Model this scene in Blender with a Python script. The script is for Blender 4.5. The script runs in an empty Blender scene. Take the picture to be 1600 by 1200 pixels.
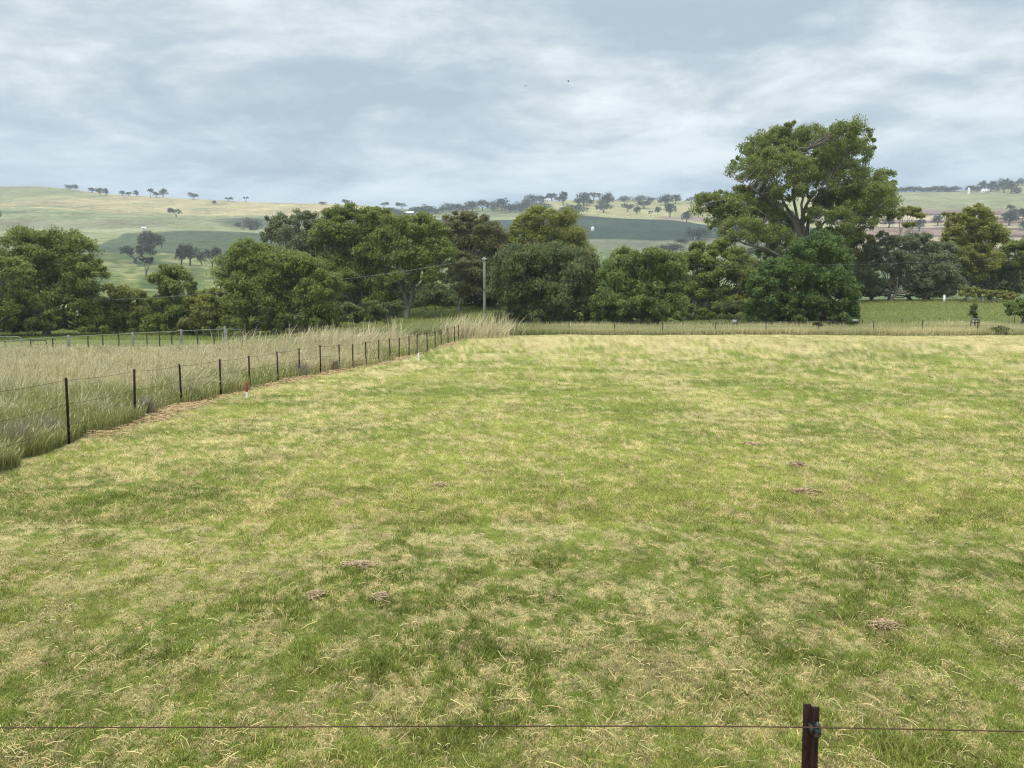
import bpy, math, random
import numpy as np
from mathutils import Vector

# ------------------------------------------------------------------ camera
S = bpy.context.scene
EYE = 2.43
P = math.atan(101 / 1200)
cam = bpy.data.cameras.new('camera')
cam.sensor_width = 36; cam.lens = 27; cam.clip_start = 0.05; cam.clip_end = 9000
co = bpy.data.objects.new('camera', cam); S.collection.objects.link(co)
co.location = (0, 0, EYE); co.rotation_euler = (math.pi / 2 - P, 0, 0)
S.camera = co

# ------------------------------------------------------------------ world, sun, exposure
SUN_EL, SUN_AZ = 58, 215        # elevation, compass-like azimuth from +Y clockwise (behind the camera, to the left)
W = bpy.data.worlds.new("World"); S.world = W; W.use_nodes = True
nt = W.node_tree; nt.nodes.clear()
def N(t, typ, **kw):
    n = t.nodes.new(typ)
    for k, v in kw.items(): setattr(n, k, v)
    return n
def LK(t, a, b): t.links.new(a, b)
def MATH(t, op, a, b=None, c=None, clamp=False):
    n = N(t, 'ShaderNodeMath', operation=op, use_clamp=clamp)
    for i, v in enumerate((a, b, c)):
        if v is None: continue
        if isinstance(v, (int, float)): n.inputs[i].default_value = v
        else: LK(t, v, n.inputs[i])
    return n.outputs[0]
def RAMP(t, fac, stops, interp='LINEAR'):
    n = N(t, 'ShaderNodeValToRGB'); n.color_ramp.interpolation = interp
    e = n.color_ramp.elements
    while len(e) < len(stops): e.new(0.5)
    for el, (p, c) in zip(e, stops):
        el.position = p; el.color = (c[0], c[1], c[2], 1)
    LK(t, fac, n.inputs[0]); return n.outputs[0]
def MIX(t, fac, a, b, mode='MIX'):
    n = N(t, 'ShaderNodeMix', data_type='RGBA', blend_type=mode)
    for sock, v in ((n.inputs[0], fac), (n.inputs[6], a), (n.inputs[7], b)):
        if isinstance(v, (int, float)): sock.default_value = v
        elif isinstance(v, tuple): sock.default_value = (*v, 1)
        else: LK(t, v, sock)
    return n.outputs[2]

tc = N(nt, 'ShaderNodeTexCoord')
sep = N(nt, 'ShaderNodeSeparateXYZ'); LK(nt, tc.outputs['Generated'], sep.inputs[0])
dx, dy, dz = sep.outputs
zc = MATH(nt, 'MAXIMUM', dz, 0.0)
den = MATH(nt, 'ADD', zc, 0.17)
cmb = N(nt, 'ShaderNodeCombineXYZ')
LK(nt, MATH(nt, 'DIVIDE', dx, den), cmb.inputs[0])
LK(nt, MATH(nt, 'MULTIPLY', MATH(nt, 'DIVIDE', dy, den), 1.25), cmb.inputs[1])
def NOISE(t, vec, scale, detail=5, rough=.5, dist=0.0, loc=(0, 0, 0)):
    mp = N(t, 'ShaderNodeMapping'); mp.inputs['Location'].default_value = loc
    LK(t, vec, mp.inputs['Vector'])
    n = N(t, 'ShaderNodeTexNoise'); LK(t, mp.outputs[0], n.inputs['Vector'])
    n.inputs['Scale'].default_value = scale; n.inputs['Detail'].default_value = detail
    n.inputs['Roughness'].default_value = rough; n.inputs['Distortion'].default_value = dist
    return n.outputs['Fac']
n1 = NOISE(nt, cmb.outputs[0], 1.0, 8, .56, .5, (5.2, 1.9, 0))
n2 = NOISE(nt, cmb.outputs[0], 2.6, 6, .6, .35, (7.7, 3.0, 0))
n3 = NOISE(nt, cmb.outputs[0], 6.5, 6, .62, .3, (1.7, 9.0, 0))
nn = MATH(nt, 'ADD', MATH(nt, 'ADD', MATH(nt, 'MULTIPLY', n1, .60), MATH(nt, 'MULTIPLY', n2, .27)), MATH(nt, 'MULTIPLY', n3, .13))
cloud = RAMP(nt, nn, [(.42, (.40, .485, .555)), (.475, (.50, .585, .645)), (.51, (.62, .69, .73)), (.55, (.74, .81, .84)), (.61, (.86, .92, .945))])
lowc = RAMP(nt, nn, [(.38, (.36, .48, .61)), (.48, (.42, .55, .67)), (.56, (.50, .63, .73)), (.66, (.60, .72, .80))])
hz = N(nt, 'ShaderNodeMapRange', interpolation_type='SMOOTHSTEP'); LK(nt, dz, hz.inputs['Value'])
hz.inputs['From Min'].default_value = .08; hz.inputs['From Max'].default_value = .27
cl = MIX(nt, hz.outputs[0], lowc, cloud)
zen = N(nt, 'ShaderNodeMapRange', interpolation_type='SMOOTHSTEP'); LK(nt, dz, zen.inputs['Value'])
zen.inputs['From Min'].default_value = .34; zen.inputs['From Max'].default_value = .95
zen.inputs['To Min'].default_value = 1.0; zen.inputs['To Max'].default_value = 2.9
vm = N(nt, 'ShaderNodeVectorMath', operation='SCALE'); LK(nt, cl, vm.inputs[0])
LK(nt, MATH(nt, 'MULTIPLY', zen.outputs[0], 10.0), vm.inputs['Scale'])
sky = N(nt, 'ShaderNodeTexSky', sky_type='NISHITA', sun_disc=False)
sky.sun_elevation = math.radians(SUN_EL); sky.sun_rotation = math.radians(SUN_AZ)
sky.air_density = 1; sky.dust_density = 2
colr = MIX(nt, .93, sky.outputs[0], vm.outputs[0])
bg = N(nt, 'ShaderNodeBackground'); bg.inputs['Strength'].default_value = 0.1
LK(nt, colr, bg.inputs['Color'])
wo = N(nt, 'ShaderNodeOutputWorld'); LK(nt, bg.outputs[0], wo.inputs['Surface'])

sl = bpy.data.lights.new('sun', 'SUN'); sl.energy = 2.1; sl.angle = math.radians(14); sl.color = (1, .92, .78)
so = bpy.data.objects.new('sun', sl); S.collection.objects.link(so)
so.rotation_euler = Vector((math.sin(math.radians(SUN_AZ)) * math.cos(math.radians(SUN_EL)),
                            math.cos(math.radians(SUN_AZ)) * math.cos(math.radians(SUN_EL)),
                            math.sin(math.radians(SUN_EL)))).to_track_quat('Z', 'Y').to_euler()
vs = S.view_settings
vs.view_transform = 'Standard'; vs.look = 'None'; vs.gamma = 1; vs.use_curve_mapping = False; vs.exposure = 0.25
cy = S.cycles
cy.max_bounces = 5; cy.diffuse_bounces = 4; cy.glossy_bounces = 1; cy.transmission_bounces = 3; cy.volume_bounces = 0
cy.transparent_max_bounces = 4; cy.use_denoising = True; cy.denoising_prefilter = 'NONE'; cy.pixel_filter_type = 'BLACKMAN_HARRIS'; cy.filter_width = 1.15

# ------------------------------------------------------------------ helpers
rs = np.random.RandomState
CP, SP = math.cos(P), math.sin(P)
def slope(py): return np.tan(np.arctan((600 - np.asarray(py, float)) / 1200) - P)      # (z-EYE)/Y of a photo row
def at(px, py, Y):
    s = slope(py); return np.array([Y * (px - 800) / 1200 * (CP - s * SP), Y, EYE + s * Y])
def xat(px, Y, z=0.0): return (px - 800) / 1200 * (Y * CP - (z - EYE) * SP)
def project(x, y, z):
    f = y * CP - (z - EYE) * SP; u = y * SP + (z - EYE) * CP
    return 800 + 1200 * x / f, 600 - 1200 * u / f

def vnoise(x, y, seed=0):
    xi = np.floor(x).astype(np.int64); yi = np.floor(y).astype(np.int64)
    fx = x - xi; fy = y - yi
    fx = fx * fx * (3 - 2 * fx); fy = fy * fy * (3 - 2 * fy)
    def h(i, j):
        n = (i * 374761393 + j * 668265263 + seed * 982451653) & 0xffffffff
        n = ((n ^ (n >> 13)) * 1274126177) & 0xffffffff
        return ((n ^ (n >> 16)) & 0xffff) / 65535.0
    a = h(xi, yi); b = h(xi + 1, yi); c = h(xi, yi + 1); d = h(xi + 1, yi + 1)
    return (a * (1 - fx) + b * fx) * (1 - fy) + (c * (1 - fx) + d * fx) * fy
def fbm(x, y, seed=0, oct=4):
    s = 0; a = .5; t = 0
    for o in range(oct):
        s = s + a * vnoise(x * 2 ** o + 13.7 * o, y * 2 ** o - 7.3 * o, seed + o); t += a; a *= .55
    return s / t
def sstep(a, b, x):
    t = np.clip((x - a) / (b - a), 0, 1); return t * t * (3 - 2 * t)
def lerp(a, b, t):
    t = np.asarray(t)[..., None]; return np.asarray(a) * (1 - t) + np.asarray(b) * t

def mesh(name, V, faces, k, mat, parent=None, col=None, smooth=False, mats=None, midx=None, link=True):
    """faces: (n,k) int array or None when the vertices come in consecutive groups of k"""
    V = np.asarray(V, np.float32).reshape(-1, 3)
    if faces is None: faces = np.arange(len(V)).reshape(-1, k)
    faces = np.asarray(faces, np.int32)
    me = bpy.data.meshes.new(name)
    me.vertices.add(len(V)); me.vertices.foreach_set('co', V.ravel())
    me.loops.add(faces.size); me.loops.foreach_set('vertex_index', faces.ravel())
    me.polygons.add(len(faces))
    me.polygons.foreach_set('loop_start', np.arange(0, faces.size, k, dtype=np.int32))
    me.polygons.foreach_set('loop_total', np.full(len(faces), k, np.int32))
    if smooth: me.polygons.foreach_set('use_smooth', np.ones(len(faces), bool))
    if col is not None:
        a = me.color_attributes.new('Col', 'FLOAT_COLOR', 'POINT')
        c = np.ones((len(V), 4), np.float32); c[:, :3] = col
        a.data.foreach_set('color', c.ravel())
    for m in (mats or [mat]): me.materials.append(m)
    if midx is not None: me.polygons.foreach_set('material_index', np.asarray(midx, np.int32))
    me.update(calc_edges=True)
    o = bpy.data.objects.new(name, me)
    if link: S.collection.objects.link(o)
    if parent is not None: o.parent = parent
    return o
def setp(o, label=None, cat=None, group=None, kind=None):
    if label: o['label'] = label
    if cat: o['category'] = cat
    if group: o['group'] = group
    if kind: o['kind'] = kind
    return o
def thing(name, loc, label, cat, group=None, rz=0):
    o = bpy.data.objects.new(name, None); S.collection.objects.link(o)
    o.location = [float(v) for v in loc]; o.rotation_euler = (0, 0, rz); o.empty_display_size = .2
    return setp(o, label, cat, group)

class MB:
    """collects quads as one mesh"""
    def __init__(s): s.v = []; s.f = []
    def box(s, x0, x1, y0, y1, z0, z1, m=None):
        b = len(s.v)
        for p in ((x0, y0, z0), (x1, y0, z0), (x1, y1, z0), (x0, y1, z0), (x0, y0, z1), (x1, y0, z1), (x1, y1, z1), (x0, y1, z1)):
            s.v.append(p)
        for f in ((0, 3, 2, 1), (4, 5, 6, 7), (0, 1, 5, 4), (1, 2, 6, 5), (2, 3, 7, 6), (3, 0, 4, 7)): s.f.append([b + i for i in f])
        return s
    def tube(s, pts, r, n=6, cap=True):
        pts = np.asarray(pts, float); r = np.broadcast_to(np.asarray(r, float), (len(pts),))
        b = len(s.v)
        tg = np.gradient(pts, axis=0); tg /= np.linalg.norm(tg, axis=1)[:, None] + 1e-9
        ref = np.array([0, 0, 1.]) if abs(tg[0][2]) < .8 else np.array([1., 0, 0])
        for i, p in enumerate(pts):
            u = np.cross(tg[i], ref); u /= np.linalg.norm(u) + 1e-9; w = np.cross(tg[i], u)
            for k in range(n):
                a = 2 * math.pi * k / n
                s.v.append(tuple(p + r[i] * (math.cos(a) * u + math.sin(a) * w)))
        for i in range(len(pts) - 1):
            for k in range(n):
                k2 = (k + 1) % n
                s.f.append([b + i * n + k, b + i * n + k2, b + (i + 1) * n + k2, b + (i + 1) * n + k])
        if cap:
            for e, sgn in ((0, -1), (len(pts) - 1, 1)):
                c = len(s.v); s.v.append(tuple(pts[e]))
                for k in range(0, n, 2):
                    q = [b + e * n + k, b + e * n + (k + 1) % n, b + e * n + (k + 2) % n, c]
                    s.f.append(q if sgn > 0 else q[::-1])
        return s
    def lathe(s, prof, n=12, c=(0, 0, 0)):
        b = len(s.v)
        for r, z in prof:
            for k in range(n):
                a = 2 * math.pi * k / n; s.v.append((c[0] + r * math.cos(a), c[1] + r * math.sin(a), c[2] + z))
        for i in range(len(prof) - 1):
            for k in range(n):
                k2 = (k + 1) % n
                s.f.append([b + i * n + k, b + i * n + k2, b + (i + 1) * n + k2, b + (i + 1) * n + k])
        return s
    def quad(s, *p):
        b = len(s.v); s.v += [tuple(q) for q in p]; s.f.append([b, b + 1, b + 2, b + 3]); return s
    def build(s, name, mat, parent=None, smooth=False): return mesh(name, s.v, s.f, 4, mat, parent, smooth=smooth)

# ------------------------------------------------------------------ materials
def new_mat(name):
    m = bpy.data.materials.new(name); m.use_nodes = True; m.node_tree.nodes.clear(); return m, m.node_tree
def attr_mat(name, transl=0.0, rough=.8, vary=0.0, vscale=3, spec=.1):
    m, t = new_mat(name)
    a = N(t, 'ShaderNodeAttribute', attribute_name='Col'); c = a.outputs['Color']
    if vary:
        g = N(t, 'ShaderNodeNewGeometry')
        nz = NOISE(t, g.outputs['Position'], vscale, 3)
        f = MATH(t, 'ADD', MATH(t, 'MULTIPLY', nz, 2 * vary), 1 - vary)
        v = N(t, 'ShaderNodeVectorMath', operation='SCALE'); LK(t, c, v.inputs[0]); LK(t, f, v.inputs['Scale']); c = v.outputs[0]
    b = N(t, 'ShaderNodeBsdfPrincipled'); LK(t, c, b.inputs['Base Color'])
    b.inputs['Roughness'].default_value = rough; b.inputs['Specular IOR Level'].default_value = spec
    out = N(t, 'ShaderNodeOutputMaterial'); res = b.outputs[0]
    if transl:
        tr = N(t, 'ShaderNodeBsdfTranslucent'); LK(t, c, tr.inputs['Color'])
        mx = N(t, 'ShaderNodeMixShader'); mx.inputs[0].default_value = transl
        LK(t, res, mx.inputs[1]); LK(t, tr.outputs[0], mx.inputs[2]); res = mx.outputs[0]
    LK(t, res, out.inputs['Surface']); return m
def plain(name, c, c2=None, scale=8, rough=.7, metal=0.0, stretch=(1, 1, 1), bump=0.0, spec=.3):
    m, t = new_mat(name)
    tcn = N(t, 'ShaderNodeTexCoord')
    mp = N(t, 'ShaderNodeMapping'); mp.inputs['Scale'].default_value = stretch; LK(t, tcn.outputs['Object'], mp.inputs['Vector'])
    nz = NOISE(t, mp.outputs[0], scale, 6, .6)
    c2 = c2 or tuple(v * .6 for v in c)
    colr = RAMP(t, nz, [(.35, c2), (.62, c)])
    b = N(t, 'ShaderNodeBsdfPrincipled'); LK(t, colr, b.inputs['Base Color'])
    b.inputs['Roughness'].default_value = rough; b.inputs['Metallic'].default_value = metal; b.inputs['Specular IOR Level'].default_value = spec
    if bump:
        bp = N(t, 'ShaderNodeBump'); bp.inputs['Strength'].default_value = bump; LK(t, nz, bp.inputs['Height']); LK(t, bp.outputs[0], b.inputs['Normal'])
    out = N(t, 'ShaderNodeOutputMaterial'); LK(t, b.outputs[0], out.inputs['Surface']); return m
def ground_mat(name, near):
    m, t = new_mat(name)
    a = N(t, 'ShaderNodeAttribute', attribute_name='Col'); c = a.outputs['Color']
    g = N(t, 'ShaderNodeNewGeometry'); pos = g.outputs['Position']
    if near:
        f1 = NOISE(t, pos, 14, 4, .65); f2 = NOISE(t, pos, 60, 3, .7); f3 = NOISE(t, pos, 1.4, 5, .6)
        f = MATH(t, 'ADD', MATH(t, 'ADD', MATH(t, 'MULTIPLY', f1, .7), MATH(t, 'MULTIPLY', f2, .7)), MATH(t, 'MULTIPLY', f3, .5))
        f = MATH(t, 'ADD', f, .05)
    else:
        mp = N(t, 'ShaderNodeMapping'); mp.inputs['Scale'].default_value = (1, .5, 1); LK(t, pos, mp.inputs['Vector'])
        f1 = NOISE(t, mp.outputs[0], .02, 6, .6); f2 = NOISE(t, mp.outputs[0], .15, 5, .65)
        f = MATH(t, 'ADD', MATH(t, 'ADD', MATH(t, 'MULTIPLY', f1, 1.4), MATH(t, 'MULTIPLY', f2, 1.6)), -.52)
    v = N(t, 'ShaderNodeVectorMath', operation='SCALE'); LK(t, c, v.inputs[0]); LK(t, f, v.inputs['Scale'])
    b = N(t, 'ShaderNodeBsdfPrincipled'); LK(t, v.outputs[0], b.inputs['Base Color'])
    b.inputs['Roughness'].default_value = .95; b.inputs['Specular IOR Level'].default_value = .05
    bp = N(t, 'ShaderNodeBump'); bp.inputs['Strength'].default_value = .6 if near else .3
    bp.inputs['Distance'].default_value = .05 if near else 3; LK(t, f, bp.inputs['Height']); LK(t, bp.outputs[0], b.inputs['Normal'])
    out = N(t, 'ShaderNodeOutputMaterial'); LK(t, b.outputs[0], out.inputs['Surface']); return m

M_ground = ground_mat('ground_turf', True); M_hill = ground_mat('hill_pasture', False)
M_leaf = attr_mat('leaves', .45, .55, spec=.25); M_blade = attr_mat('grass_blades', .22, .6, spec=.2)
M_hay = attr_mat('dry_hay', .1, .8)
M_bark = plain('gum_bark', (.23, .205, .18), (.13, .11, .09), 1.2, .85, stretch=(1, 1, .25), bump=.3)
M_darkbark = plain('dark_bark', (.16, .13, .10), (.07, .055, .045), 1.5, .9, stretch=(1, 1, .3), bump=.3)
M_rust = plain('rusty_steel', (.040, .017, .013), (.013, .009, .009), 75, .75, .2, bump=.2)
M_rustwire = plain('rusty_wire', (.11, .06, .045), (.05, .03, .025), 60, .7, .4)
M_galv = plain('galvanised_wire', (.20, .21, .19), (.12, .12, .10), 30, .6, .5)
M_steel = plain('dark_steel_post', (.055, .05, .045), (.03, .028, .025), 10, .8)
M_clip = plain('grey_plastic', (.05, .058, .058), (.015, .018, .02), 90, .5)
M_rail = plain('pale_pipe', (.27, .31, .23), (.18, .22, .16), 3, .6, .2)
M_greypost = plain('weathered_timber', (.27, .26, .235), (.18, .17, .155), 4, .9)
M_pole = plain('weathered_pole', (.29, .34, .29), (.18, .22, .18), 1.5, .85, stretch=(1, 1, .2))
M_white = plain('white_paint', (.82, .82, .80), (.68, .68, .66), 2, .6)
M_red = plain('red_paint', (.30, .035, .02), (.18, .02, .015), 20, .6)
M_roof = plain('white_sheet_roof', (.80, .80, .80), (.66, .66, .66), .4, .45)
M_wallb = plain('brown_wall', (.28, .20, .17), (.20, .14, .12), .6, .8)
M_walll = plain('pale_blue_wall', (.42, .52, .55), (.34, .42, .46), .6, .8)
M_dark = plain('dark_opening', (.03, .03, .035), (.02, .02, .02), 1, .8)
M_feather = plain('dark_feathers', (.04, .04, .045), (.02, .02, .02), 20, .8)
M_glass = plain('dark_window_glass', (.05, .06, .07), (.03, .04, .05), 2, .15)
M_rubber = plain('tyre_rubber', (.03, .03, .03), (.02, .02, .02), 10, .9)

# ------------------------------------------------------------------ terrain
CREST_X = [-400, 0, 60, 100, 140, 180, 250, 330, 400, 500, 560, 600, 640, 700, 760, 800, 830, 860, 900, 960, 1060, 1100, 1400, 1450, 1500, 1540, 1570, 1600, 2000]
CREST_Y = [296, 291, 291, 294, 300, 304, 308, 312, 316, 318, 320, 324, 327, 326, 325, 322, 318, 314, 312, 312, 313, 314, 300, 299, 298, 296, 291, 286, 280]
def crest(px): return np.interp(px, CREST_X, CREST_Y)
R0, R1 = 260., 1500.
def hill_depth(px, py):
    t = (475 - py) / (475 - crest(px)); return R0 * (R1 / R0) ** np.clip(t, 0, 1)
YR = [0, 40, 52, 69, 74, 90, 100, 120, 150, 200, 260]
ZR = [0, 0, .12, .58, .85, 1.75, 2.6, 4.6, 5.6, 6.6, 7.4]
YL = [0, 60, 74, 100, 150, 200, 260]
ZL = [0, 0, 0, .35, 1.2, 3.6, 7.4]
ZRR_Y = [0, 40, 52, 69, 74, 90, 100, 112, 120, 150, 200, 260]
ZRR = [0, 0, .12, .58, .85, 1.9, 3.3, 4.9, 5.4, 6.0, 6.6, 7.4]
def near_z(x, y):
    D = np.maximum(y, .01); px = 800 + 1200 * x / D
    w = sstep(330, 720, px)
    w2 = sstep(1220, 1400, px)
    z = np.interp(D, YL, ZL) * (1 - w) + (np.interp(D, YR, ZR) * (1 - w2) + np.interp(D, ZRR_Y, ZRR) * w2) * w
    lump = (fbm(x * .12, y * .12, 5) - .5) * .35 * sstep(8, 30, D) + (fbm(x * .9, y * .9, 9) - .5) * .07 * sstep(60, 30, D)
    lump = lump + (fbm(x * .035, y * .035, 15) - .5) * 2.0 * sstep(110, 180, D)
    return z + lump
def terrain(x, y):
    r = np.hypot(x, y); az = np.arctan2(x, y)
    ca = np.cos(np.minimum(np.abs(az), math.radians(38)))
    D = r * ca; xx = np.clip(x / np.maximum(D, 1e-6), -math.tan(math.radians(38)), math.tan(math.radians(38))) * D
    zn = near_z(xx, D)
    px = 800 + 1222 * xx / np.maximum(D, 1e-6)
    t = np.log(np.maximum(D, R0) / R0) / math.log(R1 / R0)
    py = 475 + (crest(px) - 475) * np.clip(t, 0, 1)
    zh = EYE + slope(py) * np.clip(D, R0, R1)
    zh = zh + (fbm(x * .006, y * .006, 21) - .5) * 14 * np.clip((D - 280) / 300, 0, 1) * np.clip((1500 - D) / 500, .0, 1) \
            + (fbm(x * .022, y * .022, 31, 3) - .5) * 5 * np.clip((D - 265) / 60, 0, 1) * np.clip((900 - D) / 500, 0, 1)
    zh = np.where(D > R1, zh - (D - R1) * .06, zh)
    fade = 1 - .75 * sstep(math.radians(48), math.radians(95), np.abs(az))
    zh = 7.4 + (zh - 7.4) * fade
    w = sstep(245, 275, D)
    return np.where(D < 245, zn, np.where(D > 275, zh, zn * (1 - w) + zh * w))

# left fence line (photo column -> depth)
F_PX = [-60, 103, 210, 280, 343, 388.5, 433, 467.5, 500, 529.5, 551, 571, 592, 608.5, 624, 639, 652, 667, 680, 689, 700, 710, 717, 732]
F_D = [11.2, 14.9, 18.4, 21.5, 24.6, 27, 29.5, 32, 34.5, 37, 39, 41, 43.2, 45.4, 47.6, 50, 52, 55, 58, 61, 64, 67, 69.5, 73.5]
F_TOP = [613, 590, 577, 569, 561, 556, 549, 544, 539, 538, 538, 534, 531, 529, 528, 525, 522, 520, 518, 515, 512, 510, 508, 506]
F_X = [xat(p, d, 0) for p, d in zip(F_PX, F_D)]
def fence_x(D):
    D = np.asarray(D, float)
    v = np.interp(D, F_D, F_X)
    return np.where(D < F_D[0], F_X[0] + (D - F_D[0]) * .0, v)
FAR_D = 75.0

GREEN = np.array([.188, .232, .045]); GREEN2 = np.array([.325, .342, .078]); STRAW = np.array([.575, .485, .228]); TAN = np.array([.48, .35, .165])
PATCH = [(1055, 1060, 120, 40), (940, 1160, 90, 34), (700, 1046, 120, 24), (1195, 950, 130, 22), (1300, 845, 110, 14), (620, 850, 160, 40), (730, 850, 120, 34), (820, 915, 90, 26),
         (860, 770, 60, 10), (1080, 785, 60, 9), (470, 672, 90, 10), (360, 690, 110, 12), (950, 625, 110, 14), (1070, 650, 90, 12), (700, 690, 160, 12), (800, 655, 120, 9), (1540, 1100, 120, 40), (120, 1150, 120, 34), (400, 1010, 110, 24),
         (790, 530, 60, 8), (230, 1020, 60, 14), (1350, 985, 160, 16), (1450, 700, 160, 12), (1500, 640, 120, 8)]
PATCH = [(float(xat(a, EYE / -float(slope(b)))), EYE / -float(slope(b)), c / 1200 * EYE / -float(slope(b)) / 2, d / 1200 * (EYE / -float(slope(b))) ** 2 / EYE / 2) for a, b, c, d in PATCH]
def straw_frac(x, y, fine=True):
    """how much dry cut grass lies at a place in the mown paddock"""
    a = fbm(x * .55 + 3, y * .38, 41, 5); b = fbm(x * .11, y * .16, 55, 3); c = fbm(x * 2.6, y * 1.9, 71, 3)
    row = fbm(x * .05, y * .75, 63, 3); e = fbm(x * 6.5, y * 5.0, 83, 3); st = fbm(x * .9, y * 1.3, 101, 3)
    u = x - .035 * y; lane = fbm(u * .75, y * .035, 303, 3)
    f = (a - .5) * .75 + (b - .5) * .25 + (c - .5) * 1.15 + (e - .5) * 2.2 + (row - .5) * .5 * sstep(12, 35, y) + (st - .5) * .9 * sstep(10, 20, y) + (lane - .5) * 1.2 * sstep(7, 14, y)
    if fine: f = f + (fbm(x * 19, y * 15, 87, 3) - .5) * 2.4 * sstep(30, 15, y)
    px = 800 + 1200 * x / np.maximum(y, 1)
    f = f + .345 - .05 * np.exp(-((y - 18) / 12.) ** 2)
    for X, Y, sx, sy in PATCH:
        d2 = ((x - X) / sx) ** 2 + ((y - Y) / sy) ** 2; f = f + .42 * np.exp(-d2) 
    f = f + .52 * sstep(45, 62, y) * sstep(640, 900, px + (y - 50) * 3) + .06 * sstep(36, 44, y)
    return np.clip(f, .02, 1)
def tone(x, y):
    """light and dark tufts of the turf"""
    t = 1 + (fbm(x * 3.1, y * 2.4, 201, 3) - .5) * .55 + (fbm(x * 12, y * 9, 203, 2) - .5) * .55 * sstep(30, 12, y) + (fbm(x * 1.1, y * 1.5, 207, 3) - .5) * .45 * sstep(9, 22, y)
    return np.clip(t, .45, 1.6)
def paddock_col(x, y):
    s = straw_frac(x, y); g = fbm(x * .3, y * .3, 91, 3)
    c = lerp(GREEN, GREEN2, np.clip((g - .3) * 2.2, 0, 1))
    return lerp(c, STRAW, s) * tone(x, y)[..., None]

def ground_color(x, y):
    D = y; px = 800 + 1200 * x / np.maximum(D, 1)
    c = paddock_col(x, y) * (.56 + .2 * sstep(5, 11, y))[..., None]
    fx = fence_x(D)
    left = (x < fx + .15 + .5 * (fbm(x, y * 1.3, 8) - .5)) & (D < FAR_D)
    lc = lerp([.11, .12, .045], [.22, .20, .10], fbm(x * .5, y * .5, 12))
    edge = np.clip(1 - np.abs(x - fx - .35) / .35, 0, 1) * sstep(.5, .62, fbm(D * .6, D * 0, 19)) * (D > 15) * (D < FAR_D)
    c = lerp(c, [.38, .29, .17], edge * .7)
    c = np.where(left[..., None], lc, c)
    beyond = sstep(FAR_D - .6, FAR_D - .2, D)
    gb = lerp([.12, .145, .045], [.20, .205, .08], fbm(x * .08, y * .1, 14))
    c = lerp(c, gb, beyond)
    c = lerp(c, [.07, .10, .03], sstep(125, 160, D) * .5)
    return c

def polar(name, rows, azs, mat, colf, dz=0.0):
    r, a = np.meshgrid(rows, azs, indexing='ij')
    x = r * np.sin(a); y = r * np.cos(a); z = terrain(x, y) + dz
    V = np.stack([x, y, z], -1).reshape(-1, 3)
    nr, na = r.shape
    i = np.arange(nr - 1)[:, None] * na + np.arange(na - 1)[None, :]
    F = np.stack([i, i + 1, i + na + 1, i + na], -1).reshape(-1, 4)
    col = colf(x, y, z).reshape(-1, 3)
    o = mesh(name, V, F[:, ::-1], 4, mat, col=col, smooth=True); setp(o, kind='structure'); return o
def az_list(nd, nc):
    d = math.radians(40)
    return np.concatenate([np.linspace(-math.pi, -d, nc)[:-1], np.linspace(-d, d, nd), np.linspace(d, math.pi, nc)[1:]])
near_rows = np.concatenate([[.05, 1.2, 2.4], 1 / np.linspace(1 / 3.2, 1 / 72, 300), np.linspace(72.5, 130, 100), np.linspace(132, 252, 50)])
polar('ground', near_rows, az_list(420, 40), M_ground, lambda x, y, z: ground_color(x, np.maximum(y, .2)))

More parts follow.
